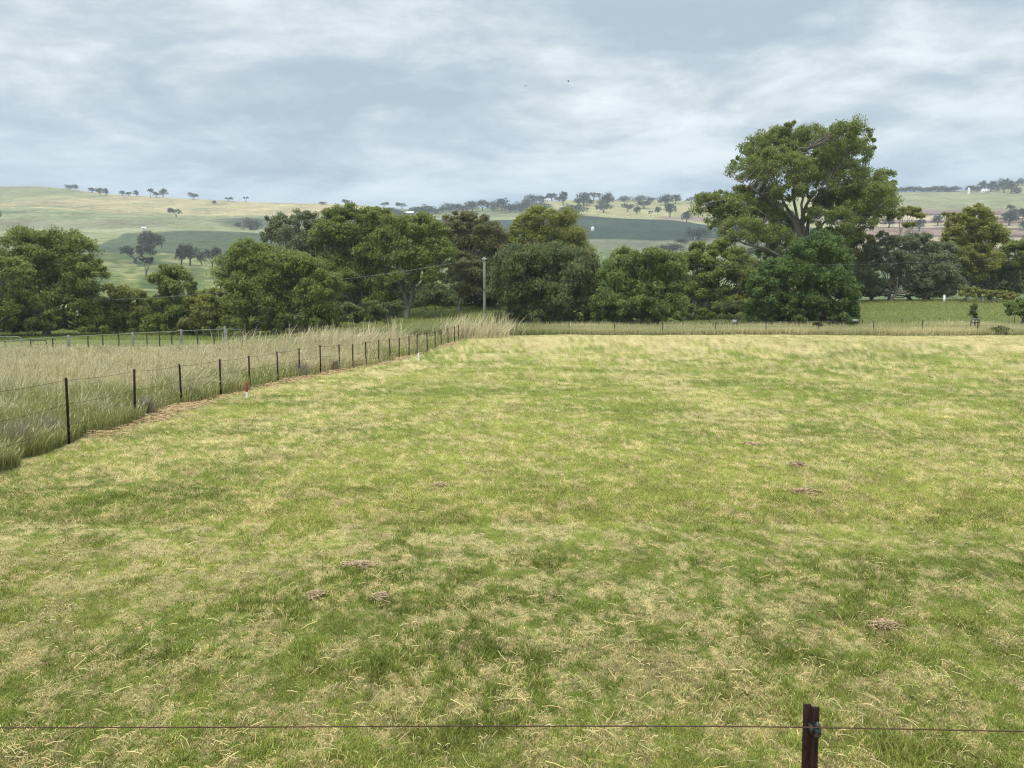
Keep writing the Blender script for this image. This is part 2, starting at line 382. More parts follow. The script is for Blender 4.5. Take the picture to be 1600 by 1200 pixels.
def hill_color(x, y, z):
    yy = np.maximum(y, 50); px, py = project(x, yy, z)
    py = 475 + (crest(px) - 475) * np.clip(np.log(np.maximum(np.hypot(x, y) * np.cos(np.minimum(np.abs(np.arctan2(x, y)), .66)), R0) / R0) / math.log(R1 / R0), 0, 1)
    n = fbm(px * .012, py * .12, 3, 5); n2 = fbm(px * .03, py * .35, 6, 4); wob = (fbm(px * .01, py * .02, 7) - .5) * 8
    pg = np.array([.200, .215, .105]); straw = np.array([.40, .335, .18]); dg = np.array([.070, .092, .048]); yg = np.array([.175, .205, .070])
    mauve = np.array([.22, .185, .15]); olive = np.array([.15, .17, .08]); brown = np.array([.135, .095, .08]); blue = np.array([.040, .062, .044])
    c = lerp(olive, pg, n)
    # ---- left hill
    L = sstep(620, 560, px)
    top = lerp(straw, [.215, .225, .115], np.clip(sstep(230, 20, px + (py - 300) * 6) * 1.1 * (n2 * .6 + .55), 0, 1))
    top = lerp(top, [.22, .25, .12], sstep(.56, .70, fbm(px * .012 + 5, py * .16, 77)) * .8)
    lc = top
    e1 = 331 + wob * .4 + (px - 200) * .018
    lc = lerp(lc, lerp(pg, [.26, .28, .15], n2), sstep(e1, e1 + 1.5, py) * sstep(520, 480, px))
    lc = lerp(lc, [.10, .15, .075], np.exp(-((py - e1 - 8 - px * .01) / .8) ** 2) * .7)
    for yy_, aa in ((6, .5), (13.5, .45), (17, .3), (24, .4), (29, .35)):
        lc = lerp(lc, [.10, .12, .07], np.exp(-((py - e1 - yy_ - (fbm(px * .008, py * 0 + yy_, 40) - .5) * 9) / .55) ** 2) * aa * sstep(.35, .55, vnoise(px * .012, py * 0 + yy_, 44)) * sstep(420, 380, px))
    for yy_ in (304, 317):
        lc = lerp(lc, [.24, .20, .12], np.exp(-((py - yy_ - (fbm(px * .006, py * 0 + yy_, 48) - .5) * 10 - px * .03) / .5) ** 2) * .5)
    st = 349 + wob * .3
    lc = lerp(lc, lerp(mauve, pg, n2), sstep(st - 4, st, py) * sstep(st + 13, st + 9, py) * sstep(320, 200, px) * .75)
    lc = lerp(lc, [.36, .35, .19], sstep(355, 358, py) * sstep(364, 362, py) * .5)
    lc = lerp(lc, dg, sstep(338, 341, py) * sstep(352, 348, py) * sstep(320, 380, px) * .9)
    crop_top = np.interp(px, [100, 140, 180, 200, 420], [400, 381, 372, 364, 367]); crop_bot = np.interp(px, [100, 420], [390, 396])
    lc = lerp(lc, dg * 1.15, sstep(crop_top, crop_top + 1.5, py) * sstep(crop_bot + 1, crop_bot - .5, py))
    past = lerp(yg * .85, [.085, .115, .042], sstep(.42, .62, fbm(px * .02, py * .09, 23, 4)))
    past = lerp(past, [.26, .26, .12], sstep(.6, .72, fbm(px * .03 + 9, py * .14, 29, 3)) * .8)
    lc = lerp(lc, past, sstep(crop_bot, crop_bot + 1.5, py))
    c = lerp(c, lc, L)
    # ---- centre
    C = sstep(560, 640, px) * sstep(1340, 1300, px)
    cc = lerp(lerp(straw, [.25, .28, .12], n * .9), [.22, .25, .11], sstep(.5, .7, n2) * .6)
    cc = lerp(cc, lerp(pg, olive, n2), sstep(835, 800, px))
    cc = lerp(cc, mauve * [1.05, .95, .95], sstep(338, 340, py) * sstep(349, 347, py) * sstep(1015, 1040, px))
    dk = np.interp(px, [560, 700, 790, 890, 1130, 1300], [346, 343, 341, 336, 352, 360])
    cc = lerp(cc, [.36, .36, .18], sstep(dk - 4, dk - 2, py) * .5)
    cc = lerp(cc, blue * (1 + .35 * (n2[..., None] - .5)), sstep(dk, dk + 1.2, py))
    cc = lerp(cc, lerp([.19, .185, .13], [.15, .17, .10], n2), sstep(373.5, 374.5, py))
    cc = lerp(cc, [.15, .18, .08], sstep(388, 394, py))
    c = lerp(c, cc, C)
    # ---- right
    Rr = sstep(1300, 1340, px)
    rc = lerp([.27, .27, .14], [.19, .205, .11], np.clip((n2 - .3) * 2, 0, 1))
    ph = (py - 328 + (px - 1340) * .004 + wob * .25 + 1.2 * (n - .5)) / 8.6
    k = np.floor(ph); fr = ph - k
    h = (np.sin(k * 12.9898) * 43758.5453) % 1
    pal = lerp(mauve * [1.1, .92, .9], [.40, .34, .22], sstep(.35, .5, h))
    stripe = lerp(pal, brown, sstep(.62, .72, fr) * sstep(1., .9, fr))
    rc = lerp(rc, stripe, sstep(327.5, 328.5, py))
    rc = lerp(rc, [.13, .17, .075], sstep(384, 390, py))
    c = lerp(c, rc, Rr)
    return c * .90
hr = np.concatenate([[246, 252], R0 * (1960. / R0) ** np.linspace(0, 1, 380), [2200, 2600]])
polar('hills', hr, az_list(760, 40), M_hill, hill_color, dz=-.04)

# ------------------------------------------------------------------ grasses
def blades(r, x, y, h, w, lean, col, tipcol=None, seg=1, wind=0.0, zoff=0.0):
    """curved blades as mesh triangles/quads; returns V,(n,k)faces,col"""
    n = len(x); z = terrain(x, y) - .01 + zoff
    a = r.rand(n) * 2 * np.pi; b = r.rand(n) * 2 * np.pi
    wx = np.cos(a) * w / 2; wy = np.sin(a) * w / 2
    lx = np.cos(b) * lean * h + wind * h; ly = np.sin(b) * lean * h
    up = np.sqrt(np.maximum(h * h - lx ** 2 - ly ** 2, (h * .12) ** 2))
    p0 = np.stack([x, y, z], -1); W_ = np.stack([wx, wy, 0 * wx], -1)
    mid = p0 + np.stack([lx * .32, ly * .32, up * .6], -1); tip = p0 + np.stack([lx, ly, up], -1)
    tc_ = col if tipcol is None else tipcol
    if seg == 1:
        V = np.stack([p0 - W_, p0 + W_, tip], 1); C = np.stack([col, col, tc_], 1); return V, C, 3
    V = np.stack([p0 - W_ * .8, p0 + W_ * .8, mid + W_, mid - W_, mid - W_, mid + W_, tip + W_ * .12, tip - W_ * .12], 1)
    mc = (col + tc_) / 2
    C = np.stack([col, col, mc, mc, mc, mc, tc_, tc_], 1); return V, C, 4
def grass_obj(name, parts, mat, label=None):
    V = np.concatenate([p[0].reshape(-1, 3) for p in parts]); C = np.concatenate([p[1].reshape(-1, 3) for p in parts])
    o = mesh(name, V, None, parts[0][2], mat, col=C); return setp(o, label, kind='stuff')
def jitter(r, c, amt=.25): return c * (1 + (r.rand(len(c), 1) - .5) * 2 * amt) * (1 + (r.rand(len(c), 3) - .5) * .12)

def scatter_paddock(r, n, d0, d1):
    D = 1 / (1 / d1 + (1 / d0 - 1 / d1) * r.rand(n)); x = (r.rand(n) * 2 - 1) * .82 * D
    ok = (x > fence_x(D) + .15) & (D < FAR_D - .3); return x[ok], D[ok]
r = rs(1)
x, y = scatter_paddock(r, 560000, 3.0, 11)
s = straw_frac(x, y); isS = r.rand(len(x)) < s * .55
g = fbm(x * .3, y * .3, 91, 3); tuft = fbm(x * 1.7, y * 1.7, 17, 3)
c = lerp(GREEN * .92, GREEN2, np.clip((g - .3) * 2.0 + (r.rand(len(x)) - .5) * .7, 0, 1))
c = np.where(isS[:, None], lerp(STRAW, TAN, r.rand(len(x)) ** 1.5), c); c = jitter(r, c, .42) * tone(x, y)[:, None]
h = (.020 + .036 * r.rand(len(x)) + .0006 * y) * (.7 + 1.0 * sstep(.5, .72, tuft) * (1 - s))
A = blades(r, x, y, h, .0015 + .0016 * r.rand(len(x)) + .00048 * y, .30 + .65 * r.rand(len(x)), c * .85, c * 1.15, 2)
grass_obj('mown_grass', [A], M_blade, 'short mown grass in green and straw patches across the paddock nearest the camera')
x, y = scatter_paddock(r, 430000, 9, FAR_D)
s = straw_frac(x, y); isS = r.rand(len(x)) < s * .85
g = fbm(x * .3, y * .3, 91, 3)
c = lerp(GREEN, GREEN2, np.clip((g - .3) * 2.0 + (r.rand(len(x)) - .5) * .5, 0, 1))
c = np.where(isS[:, None], lerp(STRAW * 1.08, TAN * 1.1, r.rand(len(x)) ** 2.2), c); c = jitter(r, c, .42) * tone(x, y)[:, None]
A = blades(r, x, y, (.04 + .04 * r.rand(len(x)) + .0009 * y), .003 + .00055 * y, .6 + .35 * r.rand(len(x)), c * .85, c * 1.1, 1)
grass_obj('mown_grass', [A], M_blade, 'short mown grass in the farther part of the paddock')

# loose cut stems lying on the paddock
def strands(r, x, y, L, w, col, lift):
    n = len(x); z = terrain(x, y) + lift
    a = r.rand(n) * 2 * np.pi; tilt = (r.rand(n) - .5) * .7; bend = (r.rand(n) - .5) * .3
    d = np.stack([np.cos(a), np.sin(a), tilt], -1) * (L / 2)[:, None]; q = np.stack([-np.sin(a), np.cos(a), 0 * a], -1)
    p = np.stack([x, y, z], -1); m = p + q * (bend * L / 2)[:, None] + np.array([0, 0, .006])
    wv = q * (w / 2)[:, None] * .8 + np.array([0, 0, 1.]) * (w / 2)[:, None] * .6
    V = np.stack([p - d - wv, p - d + wv, m + wv, m - wv, m - wv, m + wv, p + d + wv, p + d - wv], 1)
    C = np.repeat(col[:, None, :], 8, 1); return V, C, 4
x, y = scatter_paddock(r, 300000, 3.0, 40)
s = straw_frac(x, y); keep = r.rand(len(x)) < s ** 2.2 * .19 + .011; x = x[keep]; y = y[keep]
c = jitter(r, lerp(lerp(STRAW * 1.0, TAN, r.rand(len(x)) ** 1.0), [.34, .36, .14], (r.rand(len(x)) < .4) * .85), .35)
S1 = strands(r, x, y, .022 + .11 * r.rand(len(x)) ** 5, .0014 + .0012 * r.rand(len(x)) + .00035 * y, c, .018 + .03 * r.rand(len(x)))
# along the fence foot: raked reddish litter
n = 15000; D = 1 / (1 / 70 + (1 / 15.5 - 1 / 70) * r.rand(n)); xx = fence_x(D) + .30 + r.randn(n) * .20
k = (r.rand(n) < sstep(.46, .62, fbm(D * .6, D * 0, 19)) * .8 + .08); D = D[k]; xx = xx[k]
c = jitter(r, lerp([.54, .43, .24], [.46, .32, .19], r.rand(len(D))), .2)
S2 = strands(r, xx, D, (.06 + .16 * r.rand(len(D))), .003 + .0004 * D, c, .02 + .10 * r.rand(len(D)) ** 2)
grass_obj('cut_grass_litter', [S1, S2], M_hay, 'loose dry cut stems scattered over the mown paddock')

# long seeding grass behind the left fence
r = rs(7)
n = 400000
D = 1 / (1 / 70 + (1 / 8.5 - 1 / 70) * r.rand(n) ** 1.25); x = fence_x(D) + .10 + .7 * (fbm(D * 1.7, D * 0, 61, 3) - .5) - (fence_x(D) + .95 * D + 3) * r.rand(n)
ok = (x > -.95 * D - 3) & (D < 72) & (D < np.where(x < -.28 * D, 62, 72)); x = x[ok]; D = D[ok]
ht = .55 * fbm(x * .35, D * .35, 33) + .45 * fbm(x * 1.3, D * 1.1, 34); hf = (.24 + .98 * ht) * (1 - .42 * sstep(35, 62, D) * sstep(500, 250, 800 + 1200 * x / D))
px_ = 800 + 1200 * x / D
hf = hf * (.62 + .38 * sstep(0, 1.2, fence_x(D) - x)) * (1 + .0 * px_)
h = hf * (.55 + .55 * r.rand(len(x)))
tall = (r.rand(len(x)) < .10) & (fbm(x * .9, D * .9, 44) > .5); h = np.where(tall, h * 1.3, h)
gl = lerp([.19, .225, .065], [.31, .315, .11], r.rand(len(x)))
tp = lerp([.56, .48, .25], [.80, .68, .40], r.rand(len(x)))
dry = fbm(x * .22, D * .16, 51) + .22 * sstep(20, 42, D) - .10 * sstep(24, 14, D) - .22 * sstep(2.2, 0, (fence_x(D) - x))
gcol = np.where((r.rand(len(x)) < np.clip((dry - .42) * 2.2, .08, .75))[:, None], lerp([.36, .32, .16], [.52, .45, .25], r.rand(len(x))), gl)
seed = r.rand(len(x)) < np.clip((dry - .36) * 2.4, .10, .85)
tcol = np.where(seed[:, None], tp, gcol * 1.2)
A = blades(r, x, D, h, (.0035 + .00036 * D) * (1 + .5 * seed), .10 + .40 * r.rand(len(x)) ** 1.5, jitter(r, gcol * .85, .25), jitter(r, tcol, .25), 2, wind=.07)
# seed heads
k = seed & (r.rand(len(x)) < .22)
xs, Ds, hs = x[k], D[k], h[k]
zt = terrain(xs, Ds) + hs * .93; sh = (.08 + .08 * r.rand(len(xs))); sw = .003 + .00035 * Ds
bx = hs * (.07 + .12 * r.randn(len(xs))); tx = sh * (.1 + .6 * r.randn(len(xs)))
p0 = np.stack([xs + bx, Ds, zt], -1); up = np.stack([tx, r.randn(len(xs)) * .02, sh * .9], -1); wd = np.stack([sw, 0 * sw, 0 * sw], -1)
Vh = np.stack([p0, p0 + up * .5 + wd, p0 + up, p0 + up * .5 - wd], 1)
Ch = np.repeat(jitter(r, lerp([.50, .45, .28], [.68, .60, .42], r.rand(len(xs))), .15)[:, None, :], 4, 1)
# wispy tall tufts
def tufts(r, spots, per, hh, spread, c0, c1, wind=.35):
    X = []; Y = []; H = []
    for px, d, k in spots:
        X.append(xat(px, d) + r.randn(per) * spread * k); Y.append(d + r.randn(per) * spread * k); H.append(hh * k * (.55 + .5 * r.rand(per)))
    X = np.concatenate(X); Y = np.concatenate(Y); H = np.concatenate(H)
    cc = jitter(r, lerp(c0, c1, r.rand(len(X))), .15)
    return blades(r, X, Y, H, .006 + .0006 * Y, .25 + .25 * r.rand(len(X)), cc * .85, cc * 1.1, 2, wind=wind)
sp = [(480 + 7 * i + r.randn() * 5, 52 + r.rand() * 12, .75 + .45 * r.rand()) for i in range(14)] + \
     [(610, 60, 1.3), (617, 61, 1.2), (565, 58, .9), (455, 60, 1.0), (410, 60, .8), (372, 62, 1.05)] + \
     [(705 + 8 * i + r.randn() * 3, 71 + r.rand() * 5, .85 + .45 * r.rand()) for i in range(11)]
T1 = tufts(r, sp, 75, 2.0, .75, [.50, .44, .27], [.66, .58, .38])
sp = [(r.rand() * 560 - 10, 17 + r.rand() * 36, .6 + .3 * r.rand()) for i in range(130)]
sp = [q for q in sp if xat(q[0], q[1]) < fence_x(q[1]) - .3]
T2 = tufts(r, sp, 110, 1.4, .24, [.40, .38, .20], [.62, .56, .36], wind=.25)
sp = [(xp, d, k) for xp, d, k in ((226, 19.1, .55), (70, 15, .6), (180, 17.9, .5), (20, 13.6, .7), (470, 32.2, .7), (520, 36.5, .6), (300, 22.8, .5))]
T3 = tufts(r, sp, 220, 1.1, .20, [.22, .19, .14], [.36, .32, .24], wind=.15)
grass_obj('long_grass', [A, (Vh, Ch, 4), T1, T2, T3], M_blade, 'tall seeding grass, green below and straw above, behind the left wire fence')

# verge beyond the far fence, and the rising meadow behind it
n = 85000; D = 75.2 + 11 * r.rand(n) ** 1.3; x = D * (-.13 + .95 * r.rand(n)); D = np.where(r.rand(n) < .25, 75.0 + r.rand(n), D)
v = fbm(x * .12, D * .25, 61); c = lerp([.34, .35, .15], [.74, .64, .38], np.clip((v - .33) * 2.3 + (r.rand(n) - .5) * .9, 0, 1))
gr = sstep(8, -2, x) * sstep(.35, .5, vnoise(x * .3, D * .2, 4) + .3)
c = lerp(c, [.17, .22, .06], gr * .8); c = jitter(r, c, .2)
h = (.35 + .75 * v) * (.5 + .65 * r.rand(n)) * (1 + .35 * gr); h = np.where(r.rand(n) < .03, h * 1.4, h)
A = blades(r, x, D, h, .045 + .02 * r.rand(n), .15 + .25 * r.rand(n), c * .85, lerp(c, [.72, .62, .38], .4 * r.rand(n)) * 1.1, 1, wind=.1)
n = 170000; D = 84 + 55 * r.rand(n); x = D * (-.70 + 1.5 * r.rand(n))
v = fbm(x * .06, D * .09, 66); c = lerp([.20, .25, .055], [.34, .355, .11], np.clip((v - .3) * 2 + (r.rand(n) - .5) * .4, 0, 1))
yb = np.exp(-((x / D + .09) / .05) ** 2) * sstep(95, 105, D); c = lerp(c, [.22, .26, .05], yb)
B = blades(r, x, D, (.16 + .25 * v) * (.6 + .6 * r.rand(n)), .04 + .03 * r.rand(n), .2 + .3 * r.rand(n), jitter(r, c * .85, .15), jitter(r, c * 1.1, .15), 1)
grass_obj('verge_grass', [A, B], M_blade, 'uncut grass strip and green meadow beyond the far wire fence')

# ------------------------------------------------------------------ hay clumps on the paddock
HAY = [(1247, 727, 30, 14, 'larger pinkish brown wad of matted hay tilted up in the paddock above another low wad', 1),
       (1258, 770, 56, 14, 'long low brown wad of matted hay just nearer than the tilted wad', 0),
       (1175, 694, 36, 8, 'thin flat strip of dry hay, farthest of the wads at right', 0),
       (594, 938, 30, 14, 'small brown hay wad beside the darkest green tuft in the middle of the paddock', 1),
       (1385, 979, 50, 16, 'dark brown flattened hay heap near the lower right of the paddock', 0),
       (560, 884, 60, 16, 'pale hay wad left of a green tuft, above the small brown wad', 0),
       (495, 933, 30, 12, 'little hay wad left of the small brown wad', 1),
       (688, 760, 34, 9, 'pale flat hay wad in the upper middle of the paddock', 0)]
r = rs(12)
for px, py, wp, hp, lab, kind in HAY:
    s_ = float(slope(py)); D = -EYE / s_ if py > 560 else 60
    X = float(xat(px, D)); w_ = wp / 1200 * D; hh = min(max(hp / 1200 * D * (.5 if kind else .28), .03), .11)
    n = int(np.clip(200 + w_ * 900, 350, 1300)); a = r.rand(n) * 2 * np.pi; q = np.minimum(np.abs(r.randn(n)) * .5, 1.15)
    ex = q * np.cos(a) * w_ / 2 * (1 + .25 * np.sin(a * 3 + px)); ey = q * np.sin(a) * max(hp / 1200 * D * D / EYE * .30, .10)
    ez = hh * np.maximum(1 - q ** 2, 0) * r.rand(n) ** .5 + .02
    base = float(terrain(np.array([X]), np.array([D]))[0])
    cc = jitter(r, lerp([.50, .38, .24], [.46, .35, .22] if kind or 'brown' in lab else [.58, .47, .25], r.rand(n)), .25)
    L = (.02 + .09 * r.rand(n) ** 1.5); wv = .0012 + .0002 * D
    ang = r.rand(n) * np.pi * 2; dvec = np.stack([np.cos(ang), np.sin(ang), (r.rand(n) - .5) * .5], -1) * (L / 2)[:, None]
    side = np.stack([-np.sin(ang), np.cos(ang), r.randn(n) * .8], -1) * wv
    p = np.stack([ex, ey, ez], -1)
    V = np.stack([p - dvec - side, p - dvec + side, p + dvec + side * .5, p + dvec - side * .5], 1)
    # matted core under the strands
    nb = 9; u = np.linspace(0, 1, nb); th = np.linspace(0, 2 * np.pi, 15)
    U, T = np.meshgrid(u, th, indexing='ij'); wob = 1 + .18 * np.sin(3 * T + px) + .1 * np.sin(5 * T)
    cv = np.stack([U * np.cos(T) * w_ / 2 * wob * .6, U * np.sin(T) * max(hp / 1200 * D * D / EYE * .30, .10) * wob * .6, hh * .7 * (1 - U ** 2) + .004 - .02 * (U == 1) + .006 * np.sin(9 * T + 7 * U)], -1).reshape(-1, 3)
    i0 = np.arange(nb - 1)[:, None] * 15 + np.arange(14)[None]
    cf = np.stack([i0, i0 + 15, i0 + 16, i0 + 1], -1).reshape(-1, 4)
    ccore = np.tile(np.array([.26, .19, .11]), (len(cv), 1)) * (1 + .3 * (r.rand(len(cv), 1) - .5))
    VV = np.concatenate([V.reshape(-1, 3), cv]); FF = np.concatenate([np.arange(n * 4).reshape(-1, 4), cf + n * 4])
    o = mesh('hay_wad', VV, FF, 4, M_hay, col=np.concatenate([np.repeat(cc, 4, 0), ccore]))
    o.location = (X, D, base); setp(o, lab, 'hay wad', 'wads of cut hay left on the paddock')

# ------------------------------------------------------------------ trees
def crown_leaves(r, lobes, nleaf, leaf, cols, clump=1.3,  gap=.0, droop=.6, flat=.75, up_bias=.35, fill=.35):
    """lobes: (cx,cy,cz,rx,ry,rz). returns V (n,4,3), C, clump centres"""
    vols = np.array([(l[3] * l[5]) for l in lobes]); vols = vols / vols.sum()
    Vs = []; Cs = []; CC = []
    area = sum(4 * math.pi * (l[3] * l[4] * l[5]) ** (2 / 3) for l in lobes)
    for l, wgt in zip(lobes, vols):
        a = 4 * math.pi * (l[3] * l[4] * l[5]) ** (2 / 3)
        nc = max(4, int(a / (clump ** 2 * 1.9) * (1 - gap)))
        d = r.randn(nc, 3); d /= np.linalg.norm(d, axis=1)[:, None]
        d[:, 2] = np.where(d[:, 2] < -.55, -d[:, 2], d[:, 2])
        rad = np.where(r.rand(nc) < fill, .35 + .4 * r.rand(nc), .80 + .26 * r.rand(nc))
        cc = np.array(l[:3]) + d * rad[:, None] * np.array(l[3:6])
        CC.append(cc)
        cr = clump * (.6 + .7 * r.rand(nc)) * min(1.15, max(.45, min(l[3], l[5]) / (2.2 * clump)))
        per = max(8, int(nleaf * wgt / nc)); m = nc * per
        dd = r.randn(m, 3); dd /= np.linalg.norm(dd, axis=1)[:, None]
        dd[:, 2] = np.where((dd[:, 2] < 0) & (r.rand(m) < up_bias), -dd[:, 2], dd[:, 2])
        q = np.maximum(r.rand(m) ** .45, .0)
        R_ = np.repeat(cr, per)[:, None]
        # ragged outline: clump radius varies with direction
        rag = 1 + .35 * np.sin(dd[:, :1] * 5 + np.repeat(r.rand(nc) * 6, per)[:, None]) * np.cos(dd[:, 1:2] * 4)
        pos = np.repeat(cc, per, 0) + dd * q[:, None] * R_ * rag * np.array([1, 1, flat])
        ax = r.randn(m, 3) * .8 + dd * .3; ax[:, 2] -= droop; ax /= np.linalg.norm(ax, axis=1)[:, None]
        nrm = dd * .8 + r.randn(m, 3) * .55 + np.array([0, 0, .35])
        bx = np.cross(ax, nrm); bx /= np.linalg.norm(bx, axis=1)[:, None] + 1e-9
        ll = leaf * (.6 + .8 * r.rand(m))[:, None]
        A_ = ax * ll; B_ = bx * ll * .42
        Vs.append(np.stack([pos - A_, pos + B_, pos + A_, pos - B_], 1))
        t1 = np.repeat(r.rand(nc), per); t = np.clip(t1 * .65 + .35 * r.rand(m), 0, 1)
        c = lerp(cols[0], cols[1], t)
        # highlight painted into the colour of a clump's upper outer leaves
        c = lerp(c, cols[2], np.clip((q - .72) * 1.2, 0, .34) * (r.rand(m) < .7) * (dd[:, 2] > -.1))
        c = c * (1 + (r.rand(m, 1) - .5) * .3)
        Cs.append(np.repeat(c[:, None, :], 4, 1))
    return np.concatenate(Vs), np.concatenate(Cs), CC

def limb(mb, r, p0, p1, r0, r1, n=6, sag=.12, sides=6):
    p0 = np.array(p0); p1 = np.array(p1); L = np.linalg.norm(p1 - p0)
    t = np.linspace(0, 1, n)[:, None]
    mid = (p0 + p1) / 2 + np.array([r.randn() * .1, r.randn() * .1, 0]) * L; mid[2] -= sag * L * .4; mid[:2] = mid[:2] * .7 + p1[:2] * .3 * 1
    pts = (1 - t) ** 2 * p0 + 2 * t * (1 - t) * mid + t ** 2 * p1
    pts[1:-1] += r.randn(n - 2, 3) * L * .022
    mb.tube(pts, np.linspace(r0, r1, n), sides, cap=False); return pts

PAL = {  # dark, mid, painted highlight
 'gum':   ([.105, .135, .036], [.165, .195, .045], [.300, .310, .075]),
 'olive': ([.130, .145, .040], [.215, .220, .052], [.360, .340, .090]),
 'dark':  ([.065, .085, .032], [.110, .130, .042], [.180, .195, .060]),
 'brown': ([.110, .110, .048], [.160, .155, .060], [.230, .220, .080]),
 'green': ([.060, .105, .036], [.090, .150, .046], [.150, .220, .068]),
 'fresh': ([.090, .130, .036], [.140, .190, .050], [.240, .280, .085]),
 'blue':  ([.078, .108, .052], [.120, .152, .066], [.185, .210, .090]),
 'grey':  ([.110, .130, .070], [.165, .185, .095], [.230, .240, .120]),
}
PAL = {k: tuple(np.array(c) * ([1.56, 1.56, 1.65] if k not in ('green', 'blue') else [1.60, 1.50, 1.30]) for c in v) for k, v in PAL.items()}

def tree(name, lobes_px, base_px, Y, pal, label, cat='tree', group=None, seed=0, nleaf=16000, leaf=.155, clump=1.3, gap=.15,
         trunk_r=.35, bark=None, fork=.35, shrub=False, fill=.35, twigs=.5, parts_label=None, depth_k=.9, droop=.6):
    """lobes_px: (px,py,rx_px,ry_px[,dy metres]) in the photo at depth Y"""
    r = rs(seed + 100); k = Y / 1200; nleaf = int(nleaf * 2.2); clump *= .82
    bx = float(xat(base_px, Y)); bz = float(terrain(np.array([bx]), np.array([Y]))[0])
    root = thing(name, (bx, Y, bz), label, cat, group)
    lobes = []
    for L in lobes_px:
        dy = L[4] if len(L) > 4 else r.randn() * .25 * L[2] * k
        c = at(L[0], L[1], Y + dy); kk = (Y + dy) / 1200
        rx = L[2] * kk; rz = L[3] * kk
        lobes.append((c[0] - bx, c[1] - Y, c[2] - bz, rx, max(rx, rz) * depth_k, rz))
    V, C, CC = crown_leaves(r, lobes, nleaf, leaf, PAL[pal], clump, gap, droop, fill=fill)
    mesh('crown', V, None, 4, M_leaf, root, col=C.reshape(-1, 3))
    mb = MB(); zs = np.array([l[2] for l in lobes]); top = max(l[2] + l[5] for l in lobes)
    cxy = np.mean([l[:2] for l in lobes], axis=0)
    fz = max(.6, min(zs.min() * .8, top * fork)) if not shrub else .3
    F = np.array([cxy[0] * .3, cxy[1] * .3, fz])
    base = np.array([0, 0, -.3])
    nst = 3 if shrub else 1
    for i in range(nst):
        limb(mb, r, base + np.array([(i - nst // 2) * trunk_r * 1.5, 0, 0]), F + np.array([(i - nst // 2) * .5, 0, 0]), trunk_r * 1.15, trunk_r * .8, 6, 0, 8)
    for l, cc in zip(lobes, CC):
        c = np.array(l[:3]); rr = trunk_r * .55 * min(1, math.sqrt(l[3] / 3.5))
        pts = limb(mb, r, F - np.array([0, 0, .15 * fz]) * r.rand(), c, rr, rr * .35, 8)
        for q in cc[: int(len(cc) * twigs)]:
            s0 = pts[r.randint(3, 8)]; limb(mb, r, s0, q, rr * .28, .03, 4, .05, 4)
    mb.build('trunk', bark or M_bark, root, smooth=True)
    return root

def auto_lobes(x0, x1, top, bot, n, seed, k=1.0):
    r = rs(seed); out = []; cx = (x0 + x1) / 2; w = (x1 - x0) / 2; h = (bot - top) / 2; cyy = (top + bot) / 2
    for i in range(n):
        a = 2 * math.pi * (i + r.rand() * .7) / n; q = .52 + .16 * r.rand()
        rx = w * (.34 + .14 * r.rand()) * k; ry = h * (.30 + .12 * r.rand()) * k
        out.append((cx + math.cos(a) * w * q, cyy - math.sin(a) * h * q, rx, ry, r.randn() * w / 14))
    out.append((cx, cyy, w * .6, h * .6, w / 30)); return out

# the big gum
BG = [(1180, 232, 24, 24), (1215, 212, 32, 20), (1262, 218, 36, 26), (1238, 190, 12, 8), (1325, 208, 30, 24), (1338, 240, 22, 26), (1300, 228, 26, 24),
      (1172, 268, 34, 28), (1225, 262, 42, 26), (1275, 262, 40, 32), (1315, 280, 38, 32), (1352, 290, 34, 30), (1380, 275, 18, 18), (1376, 312, 28, 26),
      (1340, 330, 36, 20), (1290, 320, 22, 18), (1150, 245, 7, 10), (1362, 216, 5, 18),
      (1105, 322, 24, 22), (1125, 308, 16, 14), (1150, 330, 34, 28), (1190, 340, 34, 28), (1160, 362, 34, 24), (1205, 372, 34, 20), (1160, 300, 20, 14),
      (1225, 350, 22, 22), (1230, 288, 26, 18), (1205, 312, 22, 16), (1270, 338, 22, 16), (1215, 240, 24, 18), (1180, 300, 26, 18), (1250, 270, 24, 18), (1375, 298, 22, 20), (1355, 322, 26, 18), (1330, 362, 24, 12), (1350, 350, 20, 12), (1385, 335, 18, 14), (1305, 345, 26, 20), (1250, 300, 20, 14), (1320, 312, 30, 22), (1290, 245, 26, 20), (1245, 240, 26, 18), (1200, 395, 22, 12), (1225, 385, 24, 18), (1280, 375, 22, 18), (1120, 345, 18, 14), (1300, 372, 30, 18)]
